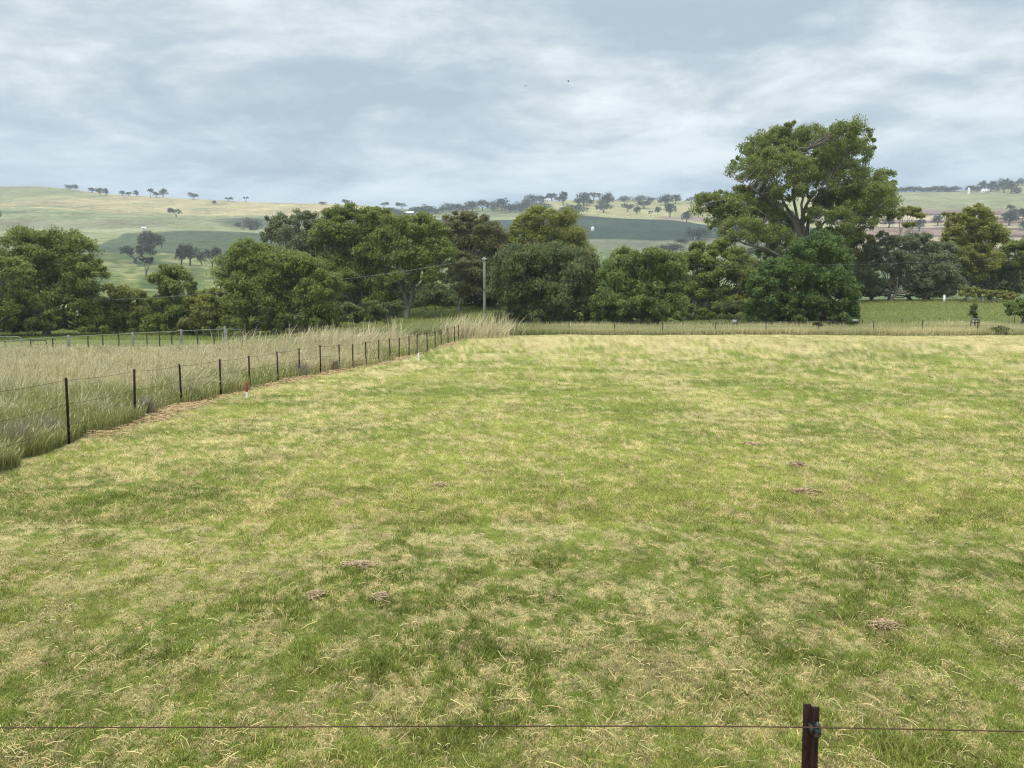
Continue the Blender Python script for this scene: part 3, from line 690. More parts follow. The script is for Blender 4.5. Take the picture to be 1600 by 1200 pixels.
def big_gum():
    Y = 112.; r = rs(77); k = Y / 1200; bpx = 1252
    bx = float(xat(bpx, Y)); bz = float(terrain(np.array([bx]), np.array([Y]))[0])
    root = thing('gum_tree', (bx, Y, bz), 'tallest spreading gum, grey limbs showing through its crown, rising above the tree line', 'tree')
    lobes = []
    for i, L in enumerate(BG):
        dy = r.uniform(-1, 1) * 5.0 if i % 3 else r.uniform(0, 6)
        c = at(L[0], L[1] + (8 if L[1] < 300 else 3), Y + dy)
        lobes.append((c[0] - bx, dy, c[2] - bz, L[2] * k * .95, L[2] * k * .9, L[3] * k * .95))
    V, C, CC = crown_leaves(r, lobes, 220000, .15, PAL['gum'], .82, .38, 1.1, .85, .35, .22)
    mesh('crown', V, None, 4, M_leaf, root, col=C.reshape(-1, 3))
    def P_(px, py, dy=0): c = at(px, py, Y + dy); return np.array([c[0] - bx, dy, c[2] - bz])
    mb = MB()
    def path(pts, r0, r1, n=14, sides=8):
        pts = np.array(pts); t = np.linspace(0, len(pts) - 1, n); i = np.minimum(t.astype(int), len(pts) - 2); f = (t - i)[:, None]
        f = f * 1.0; out = pts[i] * (1 - f) + pts[i + 1] * f
        out[1:-1] = (out[:-2] + 2 * out[1:-1] + out[2:]) / 4 + r.randn(n - 2, 3) * .06
        mb.tube(out, np.linspace(r0, r1, n) * .62, sides, cap=False); return out
    a = path([(0, 0, -.4), P_(1252, 440), P_(1256, 385)], 1.05, .80)
    limbs = []
    limbs.append(path([P_(1256, 395), P_(1248, 360), P_(1225, 328, -1), P_(1200, 310, -2), P_(1172, 292, -3)], .55, .12))
    limbs.append(path([P_(1254, 385), P_(1244, 345), P_(1222, 312, 1), P_(1208, 285, 2), P_(1185, 255, 2)], .5, .1))
    limbs.append(path([P_(1256, 385), P_(1253, 340), P_(1262, 315, -1), P_(1280, 295, -2), P_(1300, 272, -2)], .55, .12))
    limbs.append(path([P_(1258, 390), P_(1262, 345), P_(1275, 310, 2), P_(1295, 270, 3), P_(1322, 225, 3)], .5, .08))
    limbs.append(path([P_(1254, 370), P_(1240, 320), P_(1245, 280, 3), P_(1240, 240, 3), P_(1225, 215, 3)], .42, .07))
    limbs.append(path([P_(1256, 370), P_(1252, 315, -2), P_(1265, 270, -2), P_(1262, 232, -2)], .4, .07))
    limbs.append(path([P_(1262, 410), P_(1285, 395, -2), P_(1318, 372, -3), P_(1345, 352, -3), P_(1368, 325, -3)], .45, .1))
    limbs.append(path([P_(1250, 430), P_(1225, 405, -3), P_(1195, 385, -4), P_(1165, 383, -4), P_(1140, 368, -4), P_(1115, 340, -4)], .45, .08))
    limbs.append(path([P_(1250, 420), P_(1225, 385, 2), P_(1205, 360, 3), P_(1175, 345, 3)], .35, .08))
    limbs.append(path([P_(1258, 380), P_(1290, 345, 2), P_(1330, 315, 3), P_(1350, 285, 3)], .38, .08))
    limbs.append(path([P_(1215, 320, -1), P_(1190, 305, -2), P_(1160, 285, -2)], .22, .05))
    limbs.append(path([P_(1225, 350, -1), P_(1185, 330, -2), P_(1150, 310, -2), P_(1115, 315, -2)], .22, .05))
    allp = np.concatenate(limbs)
    for cc in CC:
        for q in cc[::2]:
            d = np.linalg.norm(allp - q, axis=1) + 1.2 * np.maximum(0, allp[:, 2] - q[2]); s0 = allp[np.argmin(d)]
            if np.linalg.norm(s0 - q) < 7: limb(mb, r, s0, q, .09, .025, 5, .03, 4)
    mb.build('trunk', M_bark, root, smooth=True)
big_gum()

TREES = [
 # name, lobes, base_px, Y, palette, label, kwargs
 ('gum_tree', auto_lobes(-95, 62, 392, 505, 8, 1) , -20, 92, 'gum', 'dense green gum cut off by the left edge of the view', dict(nleaf=22000)),
 ('gum_tree', [(38, 388, 36, 26), (75, 392, 34, 30), (112, 400, 36, 32), (20, 425, 40, 34), (60, 440, 46, 36), (95, 455, 44, 34), (130, 440, 28, 34), (10, 470, 36, 30), (145, 420, 16, 22), (118, 482, 32, 22), (50, 480, 40, 24)], 70, 96, 'gum', 'big rounded gum at left behind the pipe rail fence', dict(nleaf=42000, trunk_r=.5, gap=.12)),
 ('gum_tree', [(178, 462, 22, 16), (203, 470, 26, 18), (165, 485, 20, 18), (222, 492, 18, 14), (195, 490, 26, 16)], 180, 100, 'olive', 'small olive gum right of the big rounded gum at left', dict(nleaf=13000, trunk_r=.2, clump=1.0, gap=.2)),
 ('gum_tree', [(265, 428, 20, 14), (255, 442, 22, 18), (282, 446, 22, 20), (268, 465, 28, 18), (248, 480, 18, 16), (285, 486, 22, 16)], 270, 99, 'gum', 'slim upright gum standing above its low neighbours, open hillside on both sides', dict(nleaf=14000, trunk_r=.22, clump=1.0, gap=.25)),
 ('gum_tree', [(312, 470, 22, 14), (338, 468, 20, 14), (300, 490, 22, 16), (330, 492, 26, 18), (352, 485, 16, 18)], 325, 98, 'olive', 'low bushy olive tree between the slim gum and the wide dense tree', dict(nleaf=13000, trunk_r=.2, clump=1.0, gap=.15, fork=.2)),
 ('gum_tree', [(400, 405, 36, 26), (375, 425, 32, 30), (435, 420, 38, 30), (475, 430, 34, 30), (505, 455, 26, 32), (370, 465, 28, 32), (410, 460, 42, 34), (455, 470, 44, 34), (495, 490, 30, 24), (385, 495, 34, 20), (435, 500, 40, 18)], 430, 94, 'gum', 'wide dense rounded tree with foliage to the ground, left of centre', dict(nleaf=42000, gap=.05, trunk_r=.4, fork=.2)),
 ('gum_tree', [(442, 348, 20, 14), (468, 344, 24, 14), (490, 350, 16, 14), (430, 368, 20, 18), (460, 378, 28, 22), (490, 385, 24, 24), (418, 360, 8, 22)], 465, 108, 'grey', 'thin greyish gum crown showing above the wide dense tree', dict(nleaf=17000, gap=.3, clump=1.0, trunk_r=.4)),
 ('gum_tree', [(525, 345, 26, 18), (560, 340, 34, 18), (590, 352, 30, 22), (515, 375, 30, 26), (555, 385, 38, 34), (592, 395, 34, 36), (530, 425, 34, 34), (570, 440, 40, 34), (600, 450, 28, 28)], 560, 106, 'gum', 'tall full gum with light green top in the tree line left of centre', dict(nleaf=40000, gap=.08, trunk_r=.5)),
 ('gum_tree', [(622, 362, 28, 22), (655, 358, 30, 20), (678, 370, 22, 26), (620, 395, 30, 26), (655, 395, 36, 30), (625, 425, 28, 24), (665, 425, 30, 26), (690, 400, 20, 26), (608, 445, 22, 18)], 636, 103, 'gum', 'gum with pale forked trunk bare near the ground, left of the utility pole', dict(nleaf=30000, gap=.15, trunk_r=.38, fork=.12)),
 ('gum_tree', [(712, 348, 24, 16), (740, 352, 24, 18), (765, 372, 24, 24), (705, 375, 32, 26), (740, 392, 38, 28), (780, 395, 20, 30), (715, 415, 30, 20), (755, 430, 30, 26), (735, 452, 28, 20)], 716, 111, 'brown', 'brownish gum crown directly behind the utility pole', dict(nleaf=30000, gap=.18, trunk_r=.4, fork=.2)),
 ('gum_tree', [(822, 350, 24, 16), (850, 340, 28, 16), (880, 355, 28, 22), (812, 372, 22, 20), (845, 378, 36, 28), (890, 385, 28, 28), (905, 400, 18, 24), (850, 410, 40, 26)], 855, 112, 'olive', 'rounded yellow-green gum crown rising just right of the utility pole', dict(nleaf=30000, gap=.08, trunk_r=.45, clump=1.15)),
 ('pepper_tree', [(815, 415, 36, 28), (860, 412, 40, 28), (900, 425, 36, 28), (935, 445, 28, 28), (795, 450, 28, 34), (840, 455, 42, 34), (885, 465, 42, 32), (925, 478, 30, 22), (800, 485, 26, 20), (850, 490, 44, 16)], 855, 92, 'blue', 'broad blue-green weeping tree right of the utility pole, foliage down to the grass', dict(nleaf=42000, gap=.1, trunk_r=.4, fork=.2, bark=M_bark, droop=1.4, clump=1.1)),
 ('pepper_tree', [(985, 408, 26, 18), (1015, 412, 32, 20), (1045, 425, 26, 26), (965, 430, 28, 26), (1000, 440, 40, 28), (955, 465, 30, 26), (990, 478, 40, 24), (1035, 468, 32, 32), (960, 490, 30, 14), (1040, 490, 26, 14)], 1005, 88, 'fresh', 'rounded bright green bushy tree in the middle of the tree line', dict(nleaf=38000, gap=.08, trunk_r=.3, fork=.2, droop=1.2, clump=1.0)),
 ('gum_tree', [(1090, 392, 26, 12), (1120, 395, 28, 16), (1150, 415, 26, 22), (1085, 420, 26, 22), (1125, 430, 36, 24), (1165, 445, 28, 24), (1100, 455, 30, 20), (1140, 465, 30, 18)], 1068, 98, 'gum', 'mid green tree with white trunk, left of the dark green bushy tree', dict(nleaf=30000, gap=.12, trunk_r=.4, fork=.15)),
 ('bushy_tree', [(1285, 388, 24, 22), (1265, 400, 28, 24), (1305, 412, 26, 26), (1215, 430, 28, 24), (1195, 450, 20, 26), (1250, 435, 34, 30), (1300, 450, 34, 30), (1325, 462, 18, 26), (1210, 472, 30, 18), (1255, 475, 36, 18), (1305, 480, 32, 14), (1180, 480, 14, 12)], 1262, 86, 'green', 'dark rich green dense bushy tree in front of the foot of the tallest gum', dict(nleaf=46000, gap=.04, trunk_r=.35, fork=.2, clump=1.0, bark=M_darkbark, fill=.45)),
 ('gum_tree', [(1350, 378, 20, 14), (1325, 385, 20, 14), (1345, 400, 24, 16), (1320, 405, 22, 18)], 1330, 118, 'olive', 'yellowish gum crown just right of the dark green bushy tree', dict(nleaf=11000, gap=.1, trunk_r=.3)),
 ('gum_tree', [(1385, 375, 16, 12), (1410, 385, 24, 14), (1370, 395, 20, 12), (1400, 405, 26, 12), (1435, 380, 22, 14), (1455, 400, 24, 18), (1430, 412, 22, 14), (1475, 400, 16, 20), (1480, 430, 18, 22), (1375, 415, 18, 10), (1350, 425, 20, 16), (1400, 430, 22, 14), (1465, 430, 24, 18), (1440, 440, 26, 16), (1490, 450, 16, 16), (1365, 445, 18, 14)], 1388, 116, 'grey', 'grey-green gum with slanting pale limbs, right of the dark green bushy tree', dict(nleaf=34000, gap=.20, clump=.9, trunk_r=.24, fork=.12, twigs=.5)),
 ('gum_tree', [(1415, 332, 12, 8), (1432, 335, 11, 10), (1420, 356, 9, 8), (1408, 340, 6, 6)], 1385, 120, 'olive', 'thin leaning gum with few leaf tufts, rising above the grey-green gum with slanting limbs', dict(nleaf=4500, gap=.2, clump=.8, trunk_r=.2, fork=.5)),
 ('gum_tree', [(1440, 445, 22, 16), (1465, 450, 22, 14), (1410, 448, 16, 12), (1345, 440, 16, 18), (1350, 460, 14, 10)], 1422, 121, 'gum', 'low tree behind the grey-green gum with slanting limbs', dict(nleaf=12000, gap=.2, clump=1., trunk_r=.3, fork=.2, bark=M_darkbark)),
 ('gum_tree', [(1525, 335, 22, 12), (1545, 345, 14, 14), (1500, 352, 22, 16), (1528, 360, 28, 18), (1490, 370, 16, 16), (1550, 372, 20, 18), (1515, 385, 28, 16), (1482, 336, 8, 5), (1562, 365, 8, 10), (1500, 405, 24, 16), (1535, 410, 28, 18), (1515, 430, 24, 14), (1480, 395, 14, 16)], 1508, 118, 'olive', 'tall light olive gum at right with an open top against the striped fields', dict(nleaf=34000, gap=.18, clump=.95, trunk_r=.24, fork=.2)),
 ('gum_tree', [(1520, 415, 26, 18), (1550, 410, 26, 18), (1495, 425, 22, 16), (1535, 435, 30, 14), (1570, 430, 18, 18)], 1545, 124, 'grey', 'drooping grey-green foliage tree below the tall light olive gum', dict(nleaf=17000, gap=.15, clump=1.0, trunk_r=.3, fork=.25, droop=1.4)),
 ('gum_tree', [(1590, 392, 18, 16), (1620, 388, 26, 18), (1600, 415, 22, 20), (1640, 420, 30, 24)], 1610, 120, 'gum', 'gum cut off by the right edge of the view behind the small round tree', dict(nleaf=13000, gap=.1, trunk_r=.3)),
 ('shrub', [(1440, 455, 16, 10), (1585, 450, 20, 12), (1555, 456, 14, 8)], 1560, 130, 'blue', 'bluish shrubs far behind the white posts at right', dict(nleaf=6000, gap=.0, trunk_r=.12, shrub=True)),
 # low shrubs
 ('shrub', [(545, 488, 14, 12), (558, 496, 18, 12)], 552, 86, 'blue', 'leftmost blue-green shrub standing behind the tall straw grass', dict(nleaf=6000, gap=0, clump=.7, trunk_r=.1, shrub=True)),
 ('shrub', [(582, 484, 16, 12), (590, 496, 18, 12)], 585, 85, 'blue', 'middle blue-green shrub behind the tall straw grass, right of the leftmost one', dict(nleaf=6500, gap=0, clump=.7, trunk_r=.1, shrub=True)),
 ('shrub', [(612, 484, 16, 12)], 612, 95, 'dark', 'small dark shrub at the foot of the pale forked trunk', dict(nleaf=4500, gap=0, clump=.7, trunk_r=.1, shrub=True)),
 ('shrub', [(678, 462, 24, 16), (700, 470, 18, 14), (660, 474, 16, 12)], 682, 100, 'blue', 'dark blue-green rounded shrub between the pale forked trunk and the utility pole', dict(nleaf=11000, gap=0, clump=.8, trunk_r=.15, shrub=True)),
 ('shrub', [(1150, 482, 18, 10), (1125, 486, 14, 8)], 1140, 92, 'dark', 'low dark bush left of the dark green bushy tree', dict(nleaf=5000, gap=0, clump=.7, trunk_r=.12, shrub=True)),
 ('shrub', [(1515, 458, 14, 8), (1540, 460, 12, 6), (1560, 462, 14, 7), (1580, 463, 10, 6)], 1548, 112, 'olive', 'low olive scrub beside the white posts at right', dict(nleaf=6000, gap=0, clump=.6, trunk_r=.1, shrub=True)),
 ('shrub', [(70, 502, 30, 12), (25, 505, 26, 10)], 50, 100, 'dark', 'dark undergrowth beneath the big rounded gum at left', dict(nleaf=8000, gap=0, clump=.8, trunk_r=.1, shrub=True)),
 # background wood behind the front row
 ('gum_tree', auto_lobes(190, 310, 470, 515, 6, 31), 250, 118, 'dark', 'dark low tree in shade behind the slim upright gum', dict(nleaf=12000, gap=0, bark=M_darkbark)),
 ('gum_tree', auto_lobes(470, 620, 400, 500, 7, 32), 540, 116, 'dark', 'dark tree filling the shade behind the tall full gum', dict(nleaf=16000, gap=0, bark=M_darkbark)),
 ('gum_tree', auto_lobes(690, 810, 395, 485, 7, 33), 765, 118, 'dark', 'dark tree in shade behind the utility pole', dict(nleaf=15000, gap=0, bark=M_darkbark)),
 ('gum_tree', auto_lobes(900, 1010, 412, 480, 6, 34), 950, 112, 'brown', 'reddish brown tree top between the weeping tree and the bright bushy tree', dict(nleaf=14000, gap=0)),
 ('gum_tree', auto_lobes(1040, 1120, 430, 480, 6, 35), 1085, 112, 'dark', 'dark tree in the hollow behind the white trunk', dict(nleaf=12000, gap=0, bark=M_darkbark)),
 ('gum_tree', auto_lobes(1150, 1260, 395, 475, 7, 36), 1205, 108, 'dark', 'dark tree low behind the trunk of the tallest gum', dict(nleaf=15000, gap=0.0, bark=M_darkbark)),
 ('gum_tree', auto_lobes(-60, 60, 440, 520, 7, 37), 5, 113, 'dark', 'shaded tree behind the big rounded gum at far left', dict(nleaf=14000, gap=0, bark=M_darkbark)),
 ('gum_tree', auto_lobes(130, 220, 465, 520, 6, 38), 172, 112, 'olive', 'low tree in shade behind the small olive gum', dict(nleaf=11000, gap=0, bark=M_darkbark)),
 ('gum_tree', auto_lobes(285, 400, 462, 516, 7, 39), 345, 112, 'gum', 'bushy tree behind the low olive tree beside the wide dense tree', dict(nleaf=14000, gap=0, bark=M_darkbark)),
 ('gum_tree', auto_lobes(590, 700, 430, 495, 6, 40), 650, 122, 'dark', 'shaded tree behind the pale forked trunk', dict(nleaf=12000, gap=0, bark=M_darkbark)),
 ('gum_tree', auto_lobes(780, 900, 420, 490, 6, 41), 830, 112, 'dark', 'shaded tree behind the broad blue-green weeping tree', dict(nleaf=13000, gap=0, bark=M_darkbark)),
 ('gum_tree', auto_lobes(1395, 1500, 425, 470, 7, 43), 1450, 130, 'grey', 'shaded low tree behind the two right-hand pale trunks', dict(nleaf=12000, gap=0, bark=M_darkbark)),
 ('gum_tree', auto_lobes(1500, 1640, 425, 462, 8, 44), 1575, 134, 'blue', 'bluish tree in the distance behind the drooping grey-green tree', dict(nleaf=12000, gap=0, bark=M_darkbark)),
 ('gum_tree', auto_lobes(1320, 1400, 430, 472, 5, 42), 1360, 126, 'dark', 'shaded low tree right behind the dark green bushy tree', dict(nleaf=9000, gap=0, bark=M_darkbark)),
]
for i, (nm, lb, bp, Y, pal, lab, kw) in enumerate(TREES):
    cat = 'shrub' if nm == 'shrub' else 'tree'
    if nm != 'shrub' and bp < 1330 and bp != 716 and 'forked' not in lab:
        X_ = float(xat(bp, Y)); g_ = float(project(X_, Y, float(terrain(np.array([X_]), np.array([float(Y)]))[0]))[1])
        a_ = min(l[0] - l[2] * .6 for l in lb); b_ = max(l[0] + l[2] * .6 for l in lb); m_ = max(2, int((b_ - a_) / 34))
        low = max(l[1] + l[3] for l in lb)
        if g_ - low > -6:
            lb = list(lb) + [(a_ + (b_ - a_) * (q + .5) / m_ + (q % 2) * 4 - 2, (g_ + low) / 2 - 6 - (q % 3) * 3, (b_ - a_) / m_ * .75, max((g_ - low) / 2 + 8, 12)) for q in range(m_)]
            kw = dict(kw); kw['nleaf'] = int(kw.get('nleaf', 16000) * 1.25)
    tree(nm, lb, bp, float(Y), pal, lab, cat, 'trees and shrubs along the far side of the paddock', seed=i * 7 + 3, **kw)
# small round tree by the right edge
tree('small_tree', [(1592, 488, 17, 9), (1605, 484, 16, 8), (1582, 480, 12, 7), (1597, 474, 12, 7), (1618, 482, 14, 10)], 1597, 84., 'fresh', 'small bright green flat-topped tree at the right edge behind the far fence', 'tree',
     None, 901, nleaf=9000, leaf=.16, clump=.55, gap=0, trunk_r=.14, fork=.35, fill=.4)

# ------------------------------------------------------------------ trees on the hills
def far_proto(seed, style):
    r = rs(seed); lob = []
    n = {'round': 5, 'flat': 5, 'up': 4, 'thin': 3, 'bush': 6}[style]
    for i in range(n):
        a = 2 * math.pi * (i + r.rand()) / n; q = {'round': .26, 'flat': .34, 'up': .2, 'thin': .3, 'bush': .3}[style]
        z = {'round': .55, 'flat': .62, 'up': .56, 'thin': .70, 'bush': .42}[style] + (r.rand() - .5) * .30
        rr = {'round': .31, 'flat': .28, 'up': .27, 'thin': .20, 'bush': .33}[style] * (.75 + .5 * r.rand())
        rz = rr * {'round': .95, 'flat': .85, 'up': 1.2, 'thin': .9, 'bush': 1.1}[style]
        lob.append((math.cos(a) * q, math.sin(a) * q, min(z, 1 - rz), rr, rr, rz))
    V, C, CC = crown_leaves(r, lob, 2200, .038, (np.array([.050, .065, .038]), np.array([.075, .090, .045]), np.array([.11, .125, .06])), .15, .1, .4, fill=.4)
    cr = mesh('crown', V, None, 4, M_leaf, col=C.reshape(-1, 3), link=False)
    mb = MB(); F = np.array([0, 0, .28 if style != 'bush' else .12])
    limb(mb, r, (0, 0, -.15), F, .06, .045, 4, 0, 5)
    for l in lob: limb(mb, r, F, l[:3], .02, .008, 4, .05, 4)
    tk = mesh('trunk', mb.v, mb.f, 4, M_darkbark, smooth=True, link=False)
    return cr, tk
PROTO = {}
for st in ('round', 'flat', 'up', 'thin', 'bush'):
    PROTO[st] = [far_proto(hash_ + 50, st) for hash_ in ({'round': 1, 'flat': 11, 'up': 21, 'thin': 31, 'bush': 41}[st], {'round': 2, 'flat': 12, 'up': 22, 'thin': 32, 'bush': 42}[st], {'round': 3, 'flat': 13, 'up': 23, 'thin': 33, 'bush': 43}[st])]
ORD = ['leftmost', 'second', 'third', 'fourth', 'fifth', 'sixth', 'seventh', 'eighth', 'ninth', 'tenth', 'eleventh', 'twelfth', 'thirteenth', 'fourteenth', 'fifteenth', 'sixteenth', 'seventeenth', 'eighteenth', 'nineteenth', 'twentieth']
ADJ = {'round': 'rounded', 'flat': 'spreading', 'up': 'upright', 'thin': 'thin sparse', 'bush': 'squat bushy'}
FAR = {
 'on the bare left skyline': [(108, 294, 10, 6, 'bush'), (117, 294, 8, 7, 'round'), (144, 301, 11, 8, 'round'), (156, 305, 10, 10, 'up'), (166, 306, 8, 11, 'up'), (191, 305, 9, 7, 'round'), (201, 306, 8, 6, 'flat'), (213.5, 307, 8, 9, 'up'), (235, 309, 9, 13, 'thin'), (244, 308, 10, 8, 'flat'), (255, 308, 12, 12, 'up'), (302, 311, 12, 9, 'flat'), (335, 319, 6, 6, 'round'), (357, 314, 10, 6, 'flat'), (384, 316, 7, 8, 'thin'), (504, 319, 10, 4, 'bush'), (542, 320, 11, 8, 'flat'), (549, 321, 5, 3, 'bush')],
 'on the left hillside slope': [(0, 346, 5, 12, 'up'), (275, 337, 16, 11, 'flat'), (372, 352, 10, 8, 'round'), (394, 357, 24, 19, 'bush'), (505, 335, 8, 6, 'round'), (519, 341, 18, 13, 'bush'), (532, 341, 14, 10, 'round')],
 'in the near left pasture': [(212, 407, 40, 27, 'flat'), (235, 391, 35, 32, 'round'), (229, 428, 25, 27, 'thin'), (284, 407, 22, 28, 'up'), (297, 408, 26, 33, 'round'), (314, 406, 14, 16, 'up'), (332, 416, 22, 28, 'flat'), (356, 422, 24, 34, 'round')],
 'along the wooded rise': [(589, 325, 4, 4, 'bush'), (600, 323, 10, 7, 'flat'), (610, 336, 14, 12, 'round'), (622, 337, 20, 11, 'bush'), (628, 325, 13, 8, 'flat'), (648, 333, 14, 11, 'bush'), (657, 335, 14, 12, 'round'), (668, 338, 20, 15, 'round'), (681, 334, 16, 9, 'bush'), (692, 331, 14, 9, 'round'), (702, 331, 18, 13, 'bush'), (713, 330, 16, 12, 'round'), (725, 330, 16, 11, 'bush'), (738, 330, 18, 14, 'round'), (754, 329, 14, 16, 'flat'), (770, 329, 16, 15, 'bush'), (783, 329, 18, 17, 'round'), (797, 330, 18, 13, 'bush')],
 'crowding the knoll\'s left end': [(814, 330, 20, 16, 'bush'), (824, 326, 14, 14, 'round'), (836, 318, 22, 14, 'bush'), (849, 312, 14, 8, 'flat'), (862, 312, 16, 12, 'round'), (872, 312, 10, 6, 'bush'), (846, 325, 30, 8, 'bush'), (880, 319, 14, 18, 'up'), (893, 337, 34, 18, 'bush'), (904, 321, 14, 13, 'round'), (912, 321, 17, 18, 'round'), (922, 320, 9, 10, 'bush'), (928, 312, 15, 11, 'flat'), (940, 322, 12, 8, 'bush'), (949, 322, 21, 19, 'round'), (943, 333, 19, 12, 'flat')],
 'on the straw knoll': [(975, 314, 19, 7, 'bush'), (1000, 315, 19, 9, 'bush'), (1018, 316, 13, 7, 'round'), (981, 331, 13, 12, 'flat'), (995, 336, 10, 11, 'up'), (1006, 325, 19, 11, 'flat'), (1017, 339, 7, 9, 'thin'), (1028, 336, 9, 12, 'up'), (1040, 320, 23, 15, 'round'), (1056, 317, 17, 13, 'round'), (1047, 339, 16, 19, 'up'), (1073, 349, 15, 15, 'up'), (1080, 317, 16, 9, 'flat'), (1092, 316, 15, 13, 'round'), (1104, 314, 14, 14, 'bush'), (1142, 312, 14, 9, 'round')],
 'below the dark crop field': [(1090, 375, 30, 18, 'bush'), (1065, 379, 20, 5, 'bush'), (1046, 393, 32, 13, 'bush'), (1160, 398, 40, 16, 'bush')],
 'in the thin right skyline row': [(1403 + 12.5 * i, 299.5 - .15 * i, 17, 6.5 + (i % 3), 'bush') for i in range(8)],
 'in the tall right skyline clump': [(1516, 299, 14, 9, 'round'), (1525, 299, 12, 9, 'bush'), (1534, 299, 12, 15, 'up'), (1548, 299, 15, 16, 'round'), (1558, 298, 12, 13, 'bush'), (1569, 300, 14, 19, 'round'), (1580, 301, 15, 18, 'up'), (1588, 301, 12, 10, 'bush'), (1597, 289, 13, 9, 'round')],
 'on the striped fields at far right': [(1389, 361, 18, 16, 'round'), (1436, 364, 15, 16, 'up'), (1465, 357, 15, 14, 'round'), (1577, 355, 21, 20, 'round'), (1583, 340, 16, 11, 'bush'), (1579, 328, 9, 9, 'round'), (1598, 346, 13, 19, 'round'), (1602, 360, 14, 15, 'bush')],
}
rr_ = rs(5); cnt = 0
for where, lst in FAR.items():
    for j, (px, py, wp, hp, st) in enumerate(sorted(lst)):
        D = float(hill_depth(px, py + .6)); x = float(xat(px, D, 100)); x = float(at(px, py, D)[0])
        z = float(terrain(np.array([x]), np.array([D]))[0]) - .06 * hp / 1200 * D
        o_ = ORD[j] if j == 0 else ORD[j] + ' from the left'
        if j == len(lst) - 1 and j: o_ = 'rightmost'
        far_lab = 'small %s tree, %s %s' % (ADJ[st], o_, where)
        root = thing('far_tree', (x, D, z), far_lab, 'tree', 'trees ' + where, rr_.rand() * 6.28)
        hgt = max(hp / 1200 * D * 1.05, 2); wid = wp / 1200 * D / .95
        z_off = float(at(px, py, D)[2]) - z
        for part in PROTO[st][cnt % 3]:
            c = part.copy(); S.collection.objects.link(c); c.parent = root
        root.scale = (wid * 1.12, wid * 1.12, hgt * 1.15)
        cnt += 1

# ------------------------------------------------------------------ fences
def picket(mb, x, y, z0, z1, rz=0.0, s=.024):
    for k in range(3):
        a = rz + k * 2 * math.pi / 3; c, s_ = math.cos(a), math.sin(a); t = .0035
        q = [(x - s_ * t, y + c * t), (x + s_ * t, y - c * t), (x + c * s + s_ * t, y + s_ * s - c * t), (x + c * s - s_ * t, y + s_ * s + c * t)]
        b = len(mb.v)
        for zz in (z0, z1): mb.v += [(p[0], p[1], zz) for p in q]
        for f in ((0, 1, 5, 4), (1, 2, 6, 5), (2, 3, 7, 6), (3, 0, 4, 7), (4, 5, 6, 7), (3, 2, 1, 0)): mb.f.append([b + i for i in f])
# left fence
root = thing('wire_fence', (F_X[0], F_D[0], 0), 'wire fence of rusty dark steel pickets running away along the left of the paddock', 'fence')
ox, oy = F_X[0], F_D[0]; tops = []
r = rs(3)
for i, (px, d, ty) in enumerate(zip(F_PX, F_D, F_TOP)):
    x = float(xat(px, d, 1.2)); zt = float(at(px, ty, d)[2]); zg = float(terrain(np.array([x]), np.array([d]))[0])
    mb = MB(); wd_ = .026 + .00022 * d; picket(mb, x - ox, d - oy, zg - .25, zt, r.rand() * 2, wd_)
    le = (r.rand() - .5) * .06; mb.v = [(v[0] + (v[2] - zt) * le, v[1], v[2]) for v in mb.v]
    mb.build('post', M_rust, root); tops.append((x - ox, d - oy, zt, zg))
for frac in (.96, .60, .28):
    pts = []
    for i in range(len(tops) - 1):
        a, b = tops[i], tops[i + 1]
        for t in (0, .25, .5, .75):
            h0 = a[3] + (a[2] - a[3]) * frac; h1 = b[3] + (b[2] - b[3]) * frac
            pts.append((a[0] + (b[0] - a[0]) * t, a[1] + (b[1] - a[1]) * t - .03, h0 + (h1 - h0) * t - .03 * math.sin(math.pi * t)))
    MB().tube(pts, np.linspace(.0035, .009, len(pts)), 4).build('wire', M_rustwire, root)
# near fence
D = 2.38; zt = float(at(1269, 1100, D)[2]); xn = float(at(1268, 1100, D)[0])
root = thing('wire_fence', (xn, D, 0), 'nearest fence at the bottom edge: one thin rusty wire on a dark steel picket', 'fence')
mb = MB()
w = .0235
# star picket seen from its two-flanged side, notched top
for (x0, x1, y0, y1, z1) in ((-.0255, -.0015, -.004, .004, zt), (.0005, .0255, -.004, .004, zt - .010), (-.0025, .0015, -.030, -.0045, zt - .004), (-.0012, .0012, -.0035, .0035, zt - .022)):
    mb.box(x0, x1, y0, y1, -.3, z1)
pst = mb.build('post', M_rust, root)
bv = pst.modifiers.new('bevel', 'BEVEL'); bv.width = .0012; bv.segments = 2
wz = float(at(1272, 1137, D)[2])
ins = MB().lathe([(.0, .040), (.003, .039), (.007, .033), (.0098, .0285), (.0098, .0262), (.0055, .0245), (.0055, .0185), (.0112, .0160), (.0114, .0045), (.0085, .0030), (.0085, -.0010), (.0110, -.0030), (.0098, -.010), (.0, -.0115)], 14, (.007, -.036, wz)).build('insulator', M_clip, root, True)
MB().box(-.012, -.0035, -.036, -.0052, wz - .004, wz + .022).build('clip', M_clip, root)
def wire_pts(pxs):
    out = []
    for px, py in pxs:
        p = at(px, py, D - .045); out.append((p[0] - xn, -.045, p[2]))
    return out
MB().tube(wire_pts([(-500, 1138), (-100, 1137), (0, 1137), (300, 1136.5), (600, 1135), (900, 1134.5), (1150, 1135), (1264, 1136.5), (1280, 1137), (1400, 1139), (1600, 1143), (1800, 1147), (2200, 1152)]), .0021, 8).build('wire', M_rustwire, root, True)
MB().tube([( .007 + .0105 * math.cos(a), -.036 + .0105 * math.sin(a), wz + .0045 * a / 6.28 - .001) for a in np.linspace(-2.2, 4.6, 18)], .0014, 6).build('tie_wire', M_rustwire, root, True)

